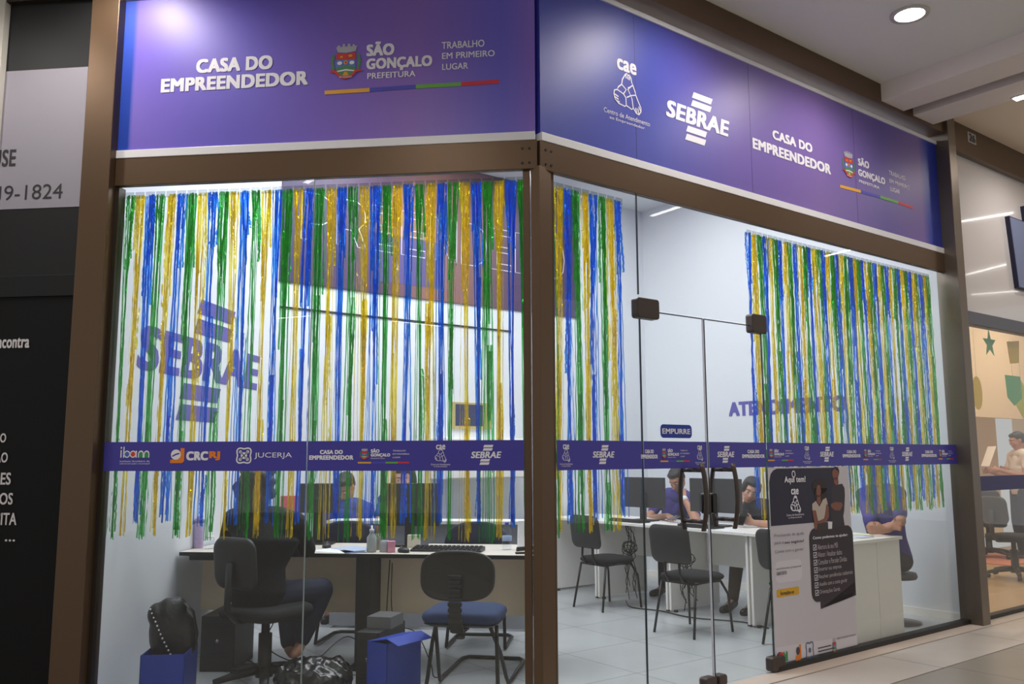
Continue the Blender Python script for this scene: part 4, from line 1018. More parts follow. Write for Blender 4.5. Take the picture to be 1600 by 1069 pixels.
# ------------------------------------------------------------------ people
skin_l = M_('skin_light', (206, 156, 132), .55, noise=.03, nscale=20); skin_t = M_('skin_tan', (178, 126, 100), .55, noise=.03, nscale=20)
hair_d = M_('hair_dark', (30, 25, 24), .5, bump=.6, bscale=120, stretch=(1, 1, .15)); hair_g = M_('hair_grey', (120, 118, 116), .6, bump=.5, bscale=120)
eye_w = M_('eye_white', (226, 222, 216), .3); lip = M_('lips', (170, 92, 84), .5)
def lerp(a, b, t): return V(a)*(1-t)+V(b)*t
def hand(mb, wr, d, side_ax, curl=.5, s=1., flip=1):
    """palm and five fingers: d = direction of the palm, side_ax = towards the thumb"""
    d = V(d).normalized(); sx = V(side_ax); sx = (sx-d*sx.dot(d)).normalized(); nn = d.cross(sx)*flip
    R = Matrix((sx, d, nn)).transposed()
    mb.ell(V(wr)+d*.048*s, (.041*s, .056*s, .017*s), R, 14, 8)
    mb.cap([V(wr)-d*.02, V(wr)+d*.03*s], [.026*s, .026*s], 8)
    for k, (o, L) in enumerate(((.031, .070), (.0105, .079), (-.0105, .073), (-.031, .058))):
        p = V(wr)+d*.090*s+sx*o*s; a = 0.; pts = [p-d*.02]; q = p; fan = o*2.2
        dd = (d+sx*fan).normalized()
        for j, f in enumerate((.45, .32, .26)):
            a += curl*(.55, .75, .5)[j]*(1+.12*k)
            q = q+(dd*math.cos(a)+nn*math.sin(a))*L*f*s; pts.append(q)
        mb.cap(pts, [.0092*s, .009*s, .0082*s, .0070*s], 8)
    p = V(wr)+d*.030*s+sx*.032*s
    mb.cap([p-sx*.012*s, p+sx*.022*s+d*.022*s+nn*.012*s, p+sx*.028*s+d*.054*s+nn*.024*s*(1+curl)], [.0125*s, .0105*s, .0085*s], 8)
def head_mesh(mb, Mh, s=1.):
    """face looks along +y of Mh, origin between the ears"""
    T = lambda x, y, z: Mh @ V((x*s, y*s, z*s)); R = Mh.to_3x3()
    mb.ell(T(0, -.012, .038), (.074*s, .094*s, .082*s), R, 20, 14)
    mb.ell(T(0, .022, -.02), (.063*s, .072*s, .088*s), R, 20, 14)
    mb.ell(T(0, .045, -.085), (.040*s, .040*s, .030*s), R, 14, 8)
    mb.ell(T(0, .070, .035), (.052*s, .024*s, .022*s), R, 14, 8)
    mb.ell(T(.036, .066, -.022), (.022*s, .018*s, .020*s), R, 10, 8); mb.ell(T(-.036, .066, -.022), (.022*s, .018*s, .020*s), R, 10, 8)
    mb.cap([T(0, .086, .022), T(0, .106, -.018)], [.009*s, .0135*s], 8); mb.ell(T(0, .098, -.024), (.017*s, .012*s, .010*s), R, 10, 8)
    mb.ell(T(0, .083, -.058), (.024*s, .012*s, .012*s), R, 12, 8)
    for sx in (-1, 1): mb.ell(T(sx*.075, -.008, .0), (.010*s, .020*s, .032*s), R, 10, 8)
def face_bits(root, Mh, s=1., glasses=False, brow=hair_d, eyes=True):
    T = lambda x, y, z: Mh @ V((x*s, y*s, z*s)); R = Mh.to_3x3()
    for sx in (-1, 1):
        mb = MB().mat(eye_w).ell(T(sx*.031, .083, .010), (.0135*s, .008*s, .0062*s), R, 10, 8).mat(M_('iris', (34, 26, 22), .2)).ell(T(sx*.031, .090, .010), (.0062*s, .005*s, .0062*s), R, 8, 6); obj('eye', mb, None, root)
        obj('eyebrow', MB().cap([T(sx*.014, .094, .031), T(sx*.032, .093, .036), T(sx*.050, .080, .030)], [.0024*s, .003*s, .0018*s], 6), brow, root)
    obj('mouth', MB().cap([T(-.021, .090, -.057), T(0, .097, -.056), T(.021, .090, -.057)], [.003*s, .0058*s, .003*s], 6), lip, root)
def hair_mesh(root, Mh, kind, mat, s=1.):
    T = lambda x, y, z: Mh @ V((x*s, y*s, z*s)); R = Mh.to_3x3(); mb = MB()
    mb.ell(T(0, -.026, .050), (.083*s, .097*s, .083*s), R, 20, 14)
    if kind == 'short':
        mb.ell(T(0, .028, .088), (.066*s, .056*s, .034*s), R, 14, 10); mb.ell(T(0, -.055, .01), (.074*s, .052*s, .07*s), R, 14, 10)
    if kind == 'tied':
        mb.ell(T(0, .020, .090), (.070*s, .062*s, .038*s), R, 14, 10); mb.ell(T(0, -.13, .03), (.04*s, .045*s, .045*s), R, 12, 8)
        for sx in (-1, 1): mb.ell(T(sx*.070, .012, .030), (.024*s, .056*s, .075*s), R, 10, 8)
    if kind == 'long':
        mb.ell(T(0, .020, .090), (.075*s, .065*s, .04*s), R, 14, 10)
        mb.ell(T(0, -.07, -.06), (.105*s, .070*s, .15*s), R, 16, 10); mb.ell(T(.075, -.03, -.04), (.045*s, .06*s, .13*s), R, 12, 8); mb.ell(T(-.075, -.03, -.04), (.045*s, .06*s, .13*s), R, 12, 8)
    if kind == 'curly':
        rnd = random.Random(3)
        for k in range(46):
            a = rnd.uniform(0, 2*PI); e = rnd.uniform(-.9, 1.2)
            x, y, z = .105*math.cos(e)*math.cos(a), .105*math.cos(e)*math.sin(a)-.045, .12*math.sin(e)+.02
            if y > .045 and z < .06: continue
            mb.ell(T(x, y, z), .038*s, None, 8, 6)
        mb.ell(T(0, -.05, .01), (.11*s, .10*s, .13*s), R, 16, 10).ell(T(0, -.055, -.10), (.105*s, .075*s, .10*s), R, 16, 10)
    return obj('hair', mb, mat, root, remesh=.008, smooth_it=3)
def person(label, base, P, hd, hair, hmat, skin, shirt, pants, sleeve=.62, s=1., vox=.0075, legs=True, shoes=None, hands=None, rz=0., group=None, shw=.0, face=True, pant_end=.98, collar=True):
    """P: world joints. hd: world matrix of the head. one continuous skin body, clothing and hair as its children"""
    root0 = Matrix.Translation(V(base)); W2 = root0.inverted()
    J = {k: W2 @ V(v) for k, v in P.items()}; Mh = W2 @ hd
    mb = MB()
    head_mesh(mb, Mh, s)
    hb = Mh @ V((0, -.03, -.06))
    mb.cap([J['neck'], hb], [.056*s, .052*s], 12)
    across = (J['shR']-J['shL']).normalized()
    def torso(mb, g):
        mb.tube([J['pel']-V((0, 0, .09)), J['pel'], lerp(J['pel'], J['chest'], .5), J['chest'], lerp(J['chest'], J['neck'], .7)],
                [(.13+g, .11+g), (.165+g, .118+g), (.148+g, .105+g), (.165+g+shw, .108+g), (.09+g, .07+g)], 20, ax=across)
        mb.cap([J['shL'], lerp(J['shL'], J['neck'], .5), J['neck']-V((0, 0, .03)), lerp(J['shR'], J['neck'], .5), J['shR']], [.056+g, .060+g, .062+g, .060+g, .056+g], 12)
        mb.cap([J['shL'], lerp(J['chest'], J['pel'], .1), J['shR']], [.055+g, .10+g, .055+g], 12)
    torso(mb, 0.)
    for sd in 'LR':
        mb.cap([J['sh'+sd], J['el'+sd]], [.052, .040], 12); mb.cap([J['el'+sd], lerp(J['el'+sd], J['wr'+sd], .35), J['wr'+sd]], [.040, .041, .027], 12)
        if hands and sd in hands:
            d, ax, curl, fl = hands[sd]; hand(mb, J['wr'+sd], d, ax, curl, .98*s, fl)
        if legs:
            mb.cap([J['hip'+sd], J['kn'+sd]], [.082, .056], 12); mb.cap([J['kn'+sd], lerp(J['kn'+sd], J['an'+sd], .35), J['an'+sd]], [.054, .055, .036], 12)
            a, tt = J['an'+sd], J['toe'+sd]
            mb.cap([a-V((0, 0, .02)), lerp(a, tt, .5)-V((0, 0, .025)), tt], [.036, .034, .024], 10)
    root = obj('person', mb, skin, None, None, remesh=vox, smooth_it=3)
    # re-seat the body: builder coordinates are local to root0
    lo = min(p.z for p in mb.v); lox = (min(p.x for p in mb.v)+max(p.x for p in mb.v))/2; loy = (min(p.y for p in mb.v)+max(p.y for p in mb.v))/2
    root.matrix_world = root0 @ Matrix.Translation((lox, loy, lo)); WM[root.name] = root.matrix_world.copy()
    tag(root, label, 'person', group)
    class _H: pass
    def part(nm, mbx, mt, **k): return obj(nm, mbx, mt, root, root0, **k)
    q = MB(); torso(q, .019)
    for sd in 'LR':
        a, b, c = J['sh'+sd], J['el'+sd], J['wr'+sd]
        if sleeve <= 1: q.cap([a, lerp(a, b, sleeve*.5), lerp(a, b, sleeve)], [.068, .062, .058], 12)
        else: q.cap([a, lerp(a, b, .5), b, lerp(b, c, .5), lerp(b, c, sleeve-1)], [.072, .066, .060, .052, .042], 12)
    part('shirt', q, shirt, remesh=.010, smooth_it=3)
    if collar: part('collar', MB().tube([J['neck']+V((.062*math.cos(2*PI*k/14), .055*math.sin(2*PI*k/14), .012)) for k in range(14)], [(.012, .016)]*14, 8, closed=True), shirt)
    if legs and pants:
        q = MB(); q.tube([J['pel']+V((0, 0, .05)), J['pel']-V((0, 0, .08))], [(.168, .122), (.158, .120)], 18, ax=across)
        for sd in 'LR':
            h_, k_, a_ = J['hip'+sd], J['kn'+sd], J['an'+sd]
            q.cap([h_, k_], [.096+shw*.15, .071+shw*.15], 12); q.cap([k_, lerp(k_, a_, .4), lerp(k_, a_, pant_end)], [.071+shw*.15, .066+shw*.15, .052+shw*.1], 12)
        part('trousers', q, pants, remesh=.011, smooth_it=3)
        if shoes:
            for sd in 'LR':
                a, tt = J['an'+sd], J['toe'+sd]
                part('shoe', MB().cap([a-V((0, 0, .035)), lerp(a, tt, .5)-V((0, 0, .035)), tt-V((0, 0, .012))], [.046, .042, .036], 12), shoes)
    def fb(fn, *a):
        class L: pass
        return fn
    Mh2 = WM[root.name].inverted() @ root0 @ Mh
    hair_mesh(root, Mh2, hair, hmat, s)
    if face: face_bits(root, Mh2, s)
    return root
def headM(c, look, roll=0.):
    """world head frame at c, face along look, tilted sideways by roll"""
    y = V(look).normalized(); x = y.cross(V((0, 0, 1))).normalized(); z = x.cross(y)
    R = Matrix((x, y, z)).transposed().to_4x4() @ Matrix.Rotation(roll, 4, 'Y')
    return Matrix.Translation(V(c)) @ R
sh_black = M_('black_jacket', (14, 13, 15), .85, bump=.3, bscale=120); jeans = M_('dark_jeans', (30, 36, 58), .85, bump=.25, bscale=250)
polo = M_('polo_violet_blue', (62, 52, 130), .8, bump=.15, bscale=200); navy = M_('navy_shirt', (24, 26, 48), .85, bump=.15, bscale=200); blue_sh = M_('blue_polo', (38, 66, 150), .8, bump=.15, bscale=200)
dark_tr = M_('dark_trousers', (40, 40, 48), .85); khaki = M_('brown_trousers', (84, 74, 66), .85); shoe_b = M_('black_shoe', (20, 20, 22), .4)

# the seated person in black, back to the window
c = lambda x, y, yy: at_y(x, y, yy)
P = dict(pel=c(402, 925, .70), chest=c(408, 850, .74), neck=c(408, 802, .80), shL=c(366, 812, .78), shR=c(462, 818, .80), elL=c(352, 862, .94), elR=c(480, 858, .96),
         wrL=c(385, 852, 1.24), wrR=c(440, 853, 1.26), hipL=c(388, 935, .74), hipR=c(424, 935, .76), knL=c(450, 925, 1.22), knR=c(502, 922, 1.05), anL=c(452, 1008, 1.0), anR=c(470, 1002, .92), toeL=c(462, 1022, 1.12), toeR=c(458, 1024, .80))
hands = {'L': ((.3, 1, -.05), (1, 0, 0), .35, -1), 'R': ((-.3, 1, -.05), (-1, 0, 0), .35, 1)}
person('person in a black jacket and dark jeans seated with back to the left window', (c(402, 925, .70).x, .7, 0), P, headM(c(407, 762, .86), (.3, 1, -.15)), 'curly', hair_d, skin_t, sh_black, jeans, 1.95, 1.08, .009, shw=.07, hands=hands, pant_end=.93, face=False)
# the man in the violet-blue polo, head propped on his hand
u_ = lambda x, y, uu: at_u(x, y, uu)
P = dict(pel=u_(1050, 850, 4.30), chest=u_(1056, 800, 4.16), neck=u_(1057, 769, 4.07), shL=u_(1080, 783, 4.04), shR=u_(1035, 777, 4.14), elL=u_(1090, 818, 3.70), elR=u_(1012, 812, 3.86), wrL=u_(1069, 779, 3.84), wrR=u_(1043, 806, 3.56),
         hipL=u_(1062, 862, 4.22), hipR=u_(1040, 862, 4.22), knL=RW(3.86, 2.36, .55), knR=RW(3.86, 2.68, .55), anL=RW(3.92, 2.40, .09), anR=RW(3.84, 2.70, .09), toeL=RW(3.74, 2.36, .035), toeR=RW(3.66, 2.68, .035))
hands = {'L': ((u_(1064, 757, 3.93)-u_(1069, 779, 3.84)), ND, .35, -1), 'R': (u_(1056, 808, 3.42)-u_(1043, 806, 3.56), ND*-1, .55, -1)}
man = person('man in a violet-blue polo at the white desk, head propped on his left hand', RW(4.25, 2.6), P, headM(u_(1058, 750, 4.0), -UD*1.0-ND*.25+V((0, 0, -.75)), .12), 'short', hair_d, skin_t, polo, dark_tr, .62, 1.0, .007, shoes=shoe_b, hands=hands)
q = MB(); a, b = u_(1069, 779, 3.84), u_(1073, 786, 3.815); q.tube([lerp(a, b, -.1), lerp(a, b, .6)], [(.034, .034)]*2, 14)
wt_ = obj('wristwatch', q, white_pl, None); tag(wt_, 'white wristwatch on the wrist of the man in the polo', 'watch')
# the woman in navy, cheek on her hand, looking at a phone
P = dict(pel=u_(1192, 855, 4.30), chest=u_(1188, 808, 4.14), neck=u_(1183, 786, 4.05), shL=u_(1210, 798, 3.98), shR=u_(1165, 796, 4.06), elL=u_(1216, 822, 3.74), elR=u_(1152, 822, 3.74), wrL=u_(1178, 817, 3.58), wrR=u_(1156, 791, 3.88),
         hipL=u_(1204, 866, 4.22), hipR=u_(1180, 866, 4.22), knL=RW(3.84, 1.40, .55), knR=RW(3.84, 1.72, .55), anL=RW(3.70, 1.46, .10), anR=RW(3.66, 1.66, .10), toeL=RW(3.50, 1.42, .035), toeR=RW(3.46, 1.62, .035))
hands = {'L': (u_(1162, 812, 3.54)-u_(1178, 817, 3.58), V((0, 0, 1)), .7, 1), 'R': (u_(1160, 768, 3.93)-u_(1156, 791, 3.88), ND*-1, .35, -1)}
person('woman in a navy shirt with tied dark hair, cheek on her hand over a phone', RW(4.25, 1.7), P, headM(u_(1172, 766, 3.98), -UD*1.0-ND*.85+V((0, 0, -.55)), -.38), 'tied', hair_d, skin_l, navy, khaki, .62, 1.0, .0065, shoes=shoe_b, hands=hands)
t = thing('mobile_phone', 'black mobile phone in the hand of the woman in navy', 'phone', Matrix.Translation(u_(1160, 809, 3.52)) @ Euler((1.0, 0, TURN-PI/2)).to_matrix().to_4x4())
obj('case', MB().box((0, 0, 0), (.075, .155, .009)), M_('phone_black', (20, 20, 24), .3), t, bevel=.003); obj('screen', MB().box((0, 0, .005), (.066, .14, .002)), MATS['screen_dark'], t)
t = thing('mobile_phone', 'grey mobile phone under the hand of the man in the polo', 'phone', Matrix.Translation(u_(1054, 809, 3.44)) @ Euler((.25, 0, TURN-PI/2)).to_matrix().to_4x4())
obj('case', MB().box((0, 0, 0), (.075, .155, .009)), M_('phone_grey', (96, 96, 100), .3), t, bevel=.003); obj('screen', MB().box((0, 0, .005), (.066, .14, .002)), MATS['screen_dark'], t)
# third person on the right, partly behind foil and poster
P = dict(pel=RW(4.22, .40, .55), chest=RW(4.12, .40, .88), neck=RW(4.06, .40, 1.12), shL=u_(1402, 772, 4.06), shR=u_(1350, 775, 4.10), elL=u_(1408, 815, 3.95), elR=u_(1366, 832, 3.86), wrL=u_(1385, 828, 3.70), wrR=u_(1392, 821, 3.74),
         hipL=RW(4.20, .30, .53), hipR=RW(4.20, .50, .53), knL=RW(3.86, .28, .55), knR=RW(3.86, .55, .55), anL=RW(3.92, .28, .09), anR=RW(3.90, .55, .09), toeL=RW(3.72, .28, .035), toeR=RW(3.70, .55, .035))
hands = {'L': (-ND*.1-UD*.6+ND*.6, V((0, 0, 1)), .5, 1), 'R': (-ND*1.0-UD*.3, V((0, 0, 1)), .5, 1)}
person('person in a violet polo with folded arms at the window end of the white desk', RW(4.2, .4), P, headM(RW(4.02, .40, 1.33), -UD-ND*.3+V((0, 0, -.15))), 'short', hair_d, skin_t, polo, dark_tr, .72, 1.0, .009, shoes=shoe_b, hands=hands)
t = thing('stool', 'grey stool under the person with folded arms by the right wall', 'stool', MR @ Matrix.Translation((4.26, .40, 0)))
obj('seat', MB().lathe([(.02, .37), (.17, .37), (.18, .39), (.17, .42), (.02, .425)], n=24), M_('stool_grey', (70, 70, 74), .6), t)
obj('column', MB().lathe([(.03, .03), (.03, .37)]), metal_blk, t); obj('foot', MB().lathe([(.19, 0), (.19, .012), (.05, .03)], n=24), metal_blk, t)
# two people behind the long desk
def seated_facing(label, px, py, yy, hair, skin, shirt, lean, look, group=None, vox=.009):
    h = at_y(px, py, yy); z = h.z; x = h.x
    P = dict(pel=V((x, yy+.14, z-.68)), chest=V((x, yy+.12-lean*.5, z-.34)), neck=V((x, yy+.06-lean*.2, z-.13)), shL=V((x+.18, yy+.1-lean*.3, z-.20)), shR=V((x-.18, yy+.1-lean*.3, z-.20)), elL=V((x+.21, yy-.08, z-.40)), elR=V((x-.21, yy-.08, z-.40)),
             wrL=V((x+.05, yy-.20, z-.37)), wrR=V((x-.08, yy-.22, z-.37)), hipL=V((x+.1, yy+.12, z-.7)), hipR=V((x-.1, yy+.12, z-.7)), knL=V((x+.12, yy-.02, .54)), knR=V((x-.12, yy-.02, .54)), anL=V((x+.12, yy+.02, .09)), anR=V((x-.12, yy+.02, .09)), toeL=V((x+.12, yy-.13, .035)), toeR=V((x-.12, yy-.13, .035)))
    hands = {'L': ((-1, -.3, 0), (0, 0, 1), .4, -1), 'R': ((1, -.3, 0), (0, 0, 1), .4, 1)}
    return person(label, (x, yy+.1, 0), P, headM(h, look), hair, hair_d, skin, shirt, dark_tr, .62, 1.0, vox, shoes=shoe_b, hands=hands, group=group)
seated_facing('person in a blue polo bending over the counter behind the papers', 540, 762, 2.82, 'short', skin_t, blue_sh, .2, (-.2, -1, -.8))
seated_facing('person in a blue polo whose face shows just above the black monitor', 630, 748, 2.95, 'long', skin_l, blue_sh, .1, (.1, -1, -.25))
tag(obj('pink_folder', MB().box((0, 0, .1), (.16, .02, .2)), M_('pink_folder', (214, 96, 106), .6), None, bevel=.003), 'pink folder standing on the counter beside the person in black', 'folder')
bpy.data.objects['pink_folder'].matrix_world = place((at_y(452, 780, 2.6).x, 2.62, .885), .2)

# ------------------------------------------------------------------ poster
YP = -.0095
pc_ = lambda x, y: PL('R', x, y)
tl, br_ = (1.990, 1.338), (2.965, .052)
pst = thing('poster', 'tall white and navy information poster on the glass right of the door', 'poster', MR @ Matrix.Translation(((tl[0]+br_[0])/2, -.008, br_[1])))
obj('sheet', MB().span((tl[0], -.0088, br_[1]), (br_[0], -.0058, tl[1])), M_('poster_white', (206, 202, 210), .45), pst, MR)
navy_v = M_('poster_navy', (36, 32, 58), .45); brown_v = M_('poster_dark', (48, 38, 46), .45)
mb = MB(); a = pc_(1199, 735); b = pc_(1316, 822)
x0, z1_, x1, z0_ = 1.998, 1.33, pc_(1306, 730)[0], pc_(1205, 822)[1]
mb.mat(navy_v).flat([(x0, z0_), (x1, z0_), (x1, z1_), (x0+.09, z1_), (x0+.05, z1_-.012), (x0+.02, z1_-.035), (x0, z1_-.09)], YP)
c0, c1 = pc_(1262, 835), pc_(1335.5, 930)
mb.mat(brown_v).flat(rrect(c0[0], c1[1], c1[0], pc_(1297, 823)[1], .07), YP-.0012).flat([(c0[0]+.10, c1[1]+.0), (c1[0], c1[1]), (c1[0], c1[1]+.1), (c0[0]+.10, c1[1]-.05)], YP-.0012)
obj('dark_fields', mb, None, pst, MR, flatdecal=True)
def plett(rows, m, y=YP-.003, nm='lettering', bold=.02):
    for r in rows:
        mb = MB().mat(m); text(mb, r[0], pc_(*r[1]), pc_(*r[2]), y, r[3] if len(r) > 3 else bold); obj(nm, mb, None, pst, MR, flatdecal=True)
plett([('Aqui tem!', (1223, 744.5), (1256.5, 756), .025), ('cae', (1233.4, 764), (1245.5, 772.4), .028), ('Centro de Atendimento', (1226.5, 803.4), (1254, 804.8), .0), ('ao Empreendedor', (1229.5, 807.9), (1251, 809.4), .0)], vinyl_white)
mb = MB(); a = pc_(1232, 775); b = pc_(1249, 800); hands_logo(mb, a[0], b[1], b[0], a[1], YP-.003, .008, vinyl_white)
p = pc_(1237.5, 741); mb.mat(vinyl_white).stroke([(p[0]+.018*math.cos(t), p[1]+.022*math.sin(t)) for t in [k*PI/6 for k in range(12)]], .008, YP-.003, True); mb.stroke([(p[0], p[1]-.022), (p[0], p[1]-.045)], .008, YP-.003)
obj('hands_emblem', mb, None, pst, MR, flatdecal=True)
gtx = M_('poster_grey_text', (120, 116, 128), .5); dtx = M_('poster_dark_text', (70, 66, 76), .5)
plett([('Precisando de ajuda', (1207.5, 835), (1254, 836.5), .0), ('para o', (1208, 847.5), (1222.5, 851), .0), ('Conte com a gente!', (1208.5, 860), (1253, 861), .0)], gtx)
plett([('seu negócio?', (1223.5, 845.5), (1254, 848), .018), ('GRATUITO', (1211, 894), (1227, 897), .02)], dtx); plett([('atendimento presencial', (1210.5, 887.5), (1249.5, 886.5), .0)], dtx)
plett([('Como podemos te ajudar:', (1267.5, 838.5), (1322, 838.5), .022)], vinyl_white)
rows = []; mb = MB().mat(vinyl_white)
for k, (s_, x1, y0, y1) in enumerate((('Abertura de seu MEI', 1308, 854, 852.5), ('Alterar / Atualizar dados', 1314, 866, 864), ('Consultar e Parcelar Dívidas', 1321, 877.5, 874.5), ('Encerrar sua empresa', 1312, 889.5, 887.5), ('Resolver pendências cadastrais', 1329, 901, 896.5), ('Auxílio com a conta gov.br', 1320, 912.5, 909), ('Orientações Gerais', 1308, 924, 921.5))):
    z = .5*(pc_(1270, 855.5+11.9*k)[1]+pc_(1270, 855.5+11.9*k)[1]); ua_, ub_ = pc_(1275, 855)[0], pc_(x1, 880)[0]
    rows.append((s_, (ua_, z+.018), (ub_, z-.018)))
    q0 = pc_(1268.5, 860)[0]; mb.stroke([(q0, z-.017), (q0+.038, z-.017), (q0+.038, z+.017), (q0, z+.017)], .006, YP-.003, True); mb.stroke([(q0+.008, z), (q0+.017, z-.008), (q0+.03, z+.010)], .006, YP-.0032)
obj('tick_boxes', mb, None, pst, MR, flatdecal=True)
M_('poster_list', (196, 186, 192), .5)
for s_, a, b in rows: mb = MB().mat(MATS['poster_list']); text(mb, s_, a, b, YP-.003, 0); obj('lettering', mb, None, pst, MR, flatdecal=True)
mb = MB().mat(M_('poster_yellow', (222, 170, 40), .45)); a = pc_(1211.5, 921.5); b = pc_(1247, 928.5); mb.flat(rrect(a[0], b[1], b[0], a[1], .012), YP)
text(mb.mat(navy_v), 'formalize-se', (a[0]+.04, b[1]+.038), (b[0]-.06, b[1]+.012), YP-.001, .01); obj('yellow_button', mb, None, pst, MR, flatdecal=True)
mb = MB().mat(M_('poster_bubble', (218, 214, 222), .45)); a = pc_(1209, 878); b = pc_(1252, 906); mb.flat(rrect(a[0], b[1], b[0], a[1], .04), YP+.0003); obj('speech_bubble', mb, None, pst, MR, flatdecal=True); mb = MB().mat(MATS['poster_bubble']); mb.flat([(2.0, .06), (2.955, .06), (2.955, pc_(1340, 991)[1]), (2.0, pc_(1210, 1012)[1])], YP+.0003)
obj('pale_foot', mb, None, pst, MR, flatdecal=True)
# foot logos
mb = MB(); z = pc_(1216, 1027)[1]; x = pc_(1212, 1027)[0]; W_ = pc_(1229, 1024)[0]-x
mb.mat(M_('logo_violet', (110, 76, 110), .5)).disc((x+.25*W_, z), .035, .035, YP-.001).mat(M_('logo_red', (214, 66, 52), .5)).disc((x+.42*W_, z), .03, .03, YP-.0014).mat(M_('logo_green', (56, 148, 92), .5)).flat([(x+.55*W_, z-.035), (x+W_, z-.035), (x+W_, z+.02), (x+.9*W_, z+.035), (x+.78*W_, z+.01), (x+.66*W_, z+.035), (x+.55*W_, z+.02)], YP-.001)
x = pc_(1241, 1020)[0]; z = pc_(1243, 1020)[1]; mb.mat(orange).flat([(x, z-.05), (x+.055, z-.05), (x+.065, z-.03), (x+.065, z+.05), (x+.04, z+.05), (x+.04, z), (x, z-.02)], YP-.001); mb.mat(dtx).disc((x+.028, z+.012), .022, .026, YP-.0014, 12); text(mb, 'CRC', (x-.025, z-.065), (x+.06, z-.10), YP-.001, .04); text(mb.mat(orange), 'RJ', (x+.065, z-.065), (x+.1, z-.10), YP-.001, .03)
x = pc_(1262, 1016)[0]+.01; z = pc_(1262, 1016)[1]; mb.mat(M_('logo_steel', (96, 112, 150), .5)).stroke([(x+.045*(1+.18*math.cos(4*(t-PI/4)))*math.cos(t), z+.055*(1+.18*math.cos(4*(t-PI/4)))*math.sin(t)) for t in [k*PI/16 for k in range(32)]], .01, YP-.001, True); mb.disc((x, z), .016, .018, YP-.001, 10); text(mb, 'JUCERJA', (x-.04, z-.075), (x+.04, z-.09), YP-.001, 0)
mb.mat(dtx); a = pc_(1276, 1012)
for k in range(3): mb.span((a[0], YP-.0012, a[1]-.022*k-.008), (a[0]+.20-.04*(k == 0), YP-.001, a[1]-.022*k))
x = pc_(1301.5, 1009)[0]; z = pc_(1301.5, 1009)[1]; crest(mb, x-.028, z-.06, x+.028, z+.06, YP-.001, False); a = pc_(1306, 1006)
text(mb.mat(dtx), 'PREFEITURA DE SÃO GONÇALO', (a[0], a[1]+.045), (a[0]+.24, a[1]+.025), YP-.001, 0)
obj('foot_logos', mb, None, pst, MR, flatdecal=True)
# two printed figures
sk1 = M_('print_skin', (134, 82, 66), .45); hr1 = M_('print_hair', (40, 26, 26), .45); wh1 = M_('print_blouse', (196, 182, 170), .45); sh1 = M_('print_shirt', (50, 42, 52), .45); pn1 = M_('print_trousers', (58, 48, 46), .45)
def pp(mb, m, pts, k=0): mb.mat(m).flat([pc_(1195+x/8.907, 720+y/8.907) for x, y in pts], YP-.0005-.0004*k)
def blob(mb, m, cx, cy, rx, ry, k=0, n=18): pp(mb, m, [(cx+rx*math.cos(2*PI*i/n), cy+ry*math.sin(2*PI*i/n)) for i in range(n)], k)
mb = MB()
pp(mb, sh1, [(900, 920), (900, 700), (905, 380), (950, 320), (1000, 330), (1060, 320), (1092, 380), (1098, 480), (1088, 700), (1075, 770), (1100, 935)], 0)
pp(mb, sk1, [(945, 240), (1000, 230), (1010, 310), (975, 345), (945, 310)], 1); blob(mb, sk1, 967, 172, 47, 92, 1); pp(mb, hr1, [(918, 150), (925, 105), (960, 82), (1000, 90), (1018, 140), (1015, 190), (1003, 150), (960, 112), (930, 130)], 2)
pp(mb, sk1, [(900, 600), (960, 575), (1050, 580), (1066, 620), (1030, 690), (960, 690), (900, 640)], 2)
blob(mb, hr1, 745, 360, 105, 115, 2); pp(mb, hr1, [(660, 380), (850, 380), (850, 520), (800, 560), (690, 550)], 2); blob(mb, sk1, 730, 420, 33, 85, 3); pp(mb, sk1, [(710, 480), (750, 480), (765, 570), (740, 620), (705, 570)], 3)
pp(mb, wh1, [(640, 600), (690, 560), (740, 640), (790, 540), (835, 515), (855, 600), (830, 700), (800, 820), (740, 870), (700, 800), (640, 690)], 4)
pp(mb, sk1, [(640, 690), (690, 690), (720, 830), (700, 960), (680, 960)], 5); pp(mb, sk1, [(835, 600), (868, 640), (872, 780), (840, 840), (740, 880), (725, 840), (810, 800)], 5)
pp(mb, pn1, [(715, 870), (850, 850), (900, 920), (890, 960), (705, 962)], 4); pp(mb, white_strip, [(858, 852), (918, 846), (914, 945), (862, 948)], 6)
obj('printed_figures', mb, None, pst, MR, flatdecal=True)

# ------------------------------------------------------------------ black hoarding on the left
hoard = thing('hoarding', 'black shop hoarding with grey and white printed words left of the post', 'hoarding', (-3.6, 0, 0))
blk = M_('hoarding_black', (13, 14, 16), .6, spec=.25); gry = M_('hoarding_grey', (146, 143, 155), .5, noise=.03, nscale=3)
obj('board', MB().span((-6, -.01, 0), (-2.72, .05, 2.37)), blk, hoard, ML); obj('rail', MB().span((-6, -.022, 2.37), (-2.72, .05, 2.50)), M_('hoarding_rail', (26, 27, 29), .5, spec=.3), hoard, ML, bevel=.003)
obj('fascia', MB().span((-6, -.01, 2.50), (-2.72, .05, HC)), M_('hoarding_upper', (32, 33, 35), .5, spec=.3), hoard, ML); obj('grey_field', MB().span((-6, -.013, 2.915), (-2.72, -.008, 3.80)), gry, hoard, ML)
def hl(rows, m):
    for (s_, a, b, bo) in rows:
        mb = MB().mat(m); ptext(mb, 'L', s_, a, b, -.0145, bo); obj('lettering', mb, None, hoard, ML, flatdecal=True)
hl([('USE', (-9, 236), (26.5, 261), .02), ('1', (-3.5, 292.5), (3.5, 313), -.005), ('9-1824', (10, 291.5), (99.5, 311), -.005)], M_('hoarding_text', (44, 42, 48), .5))
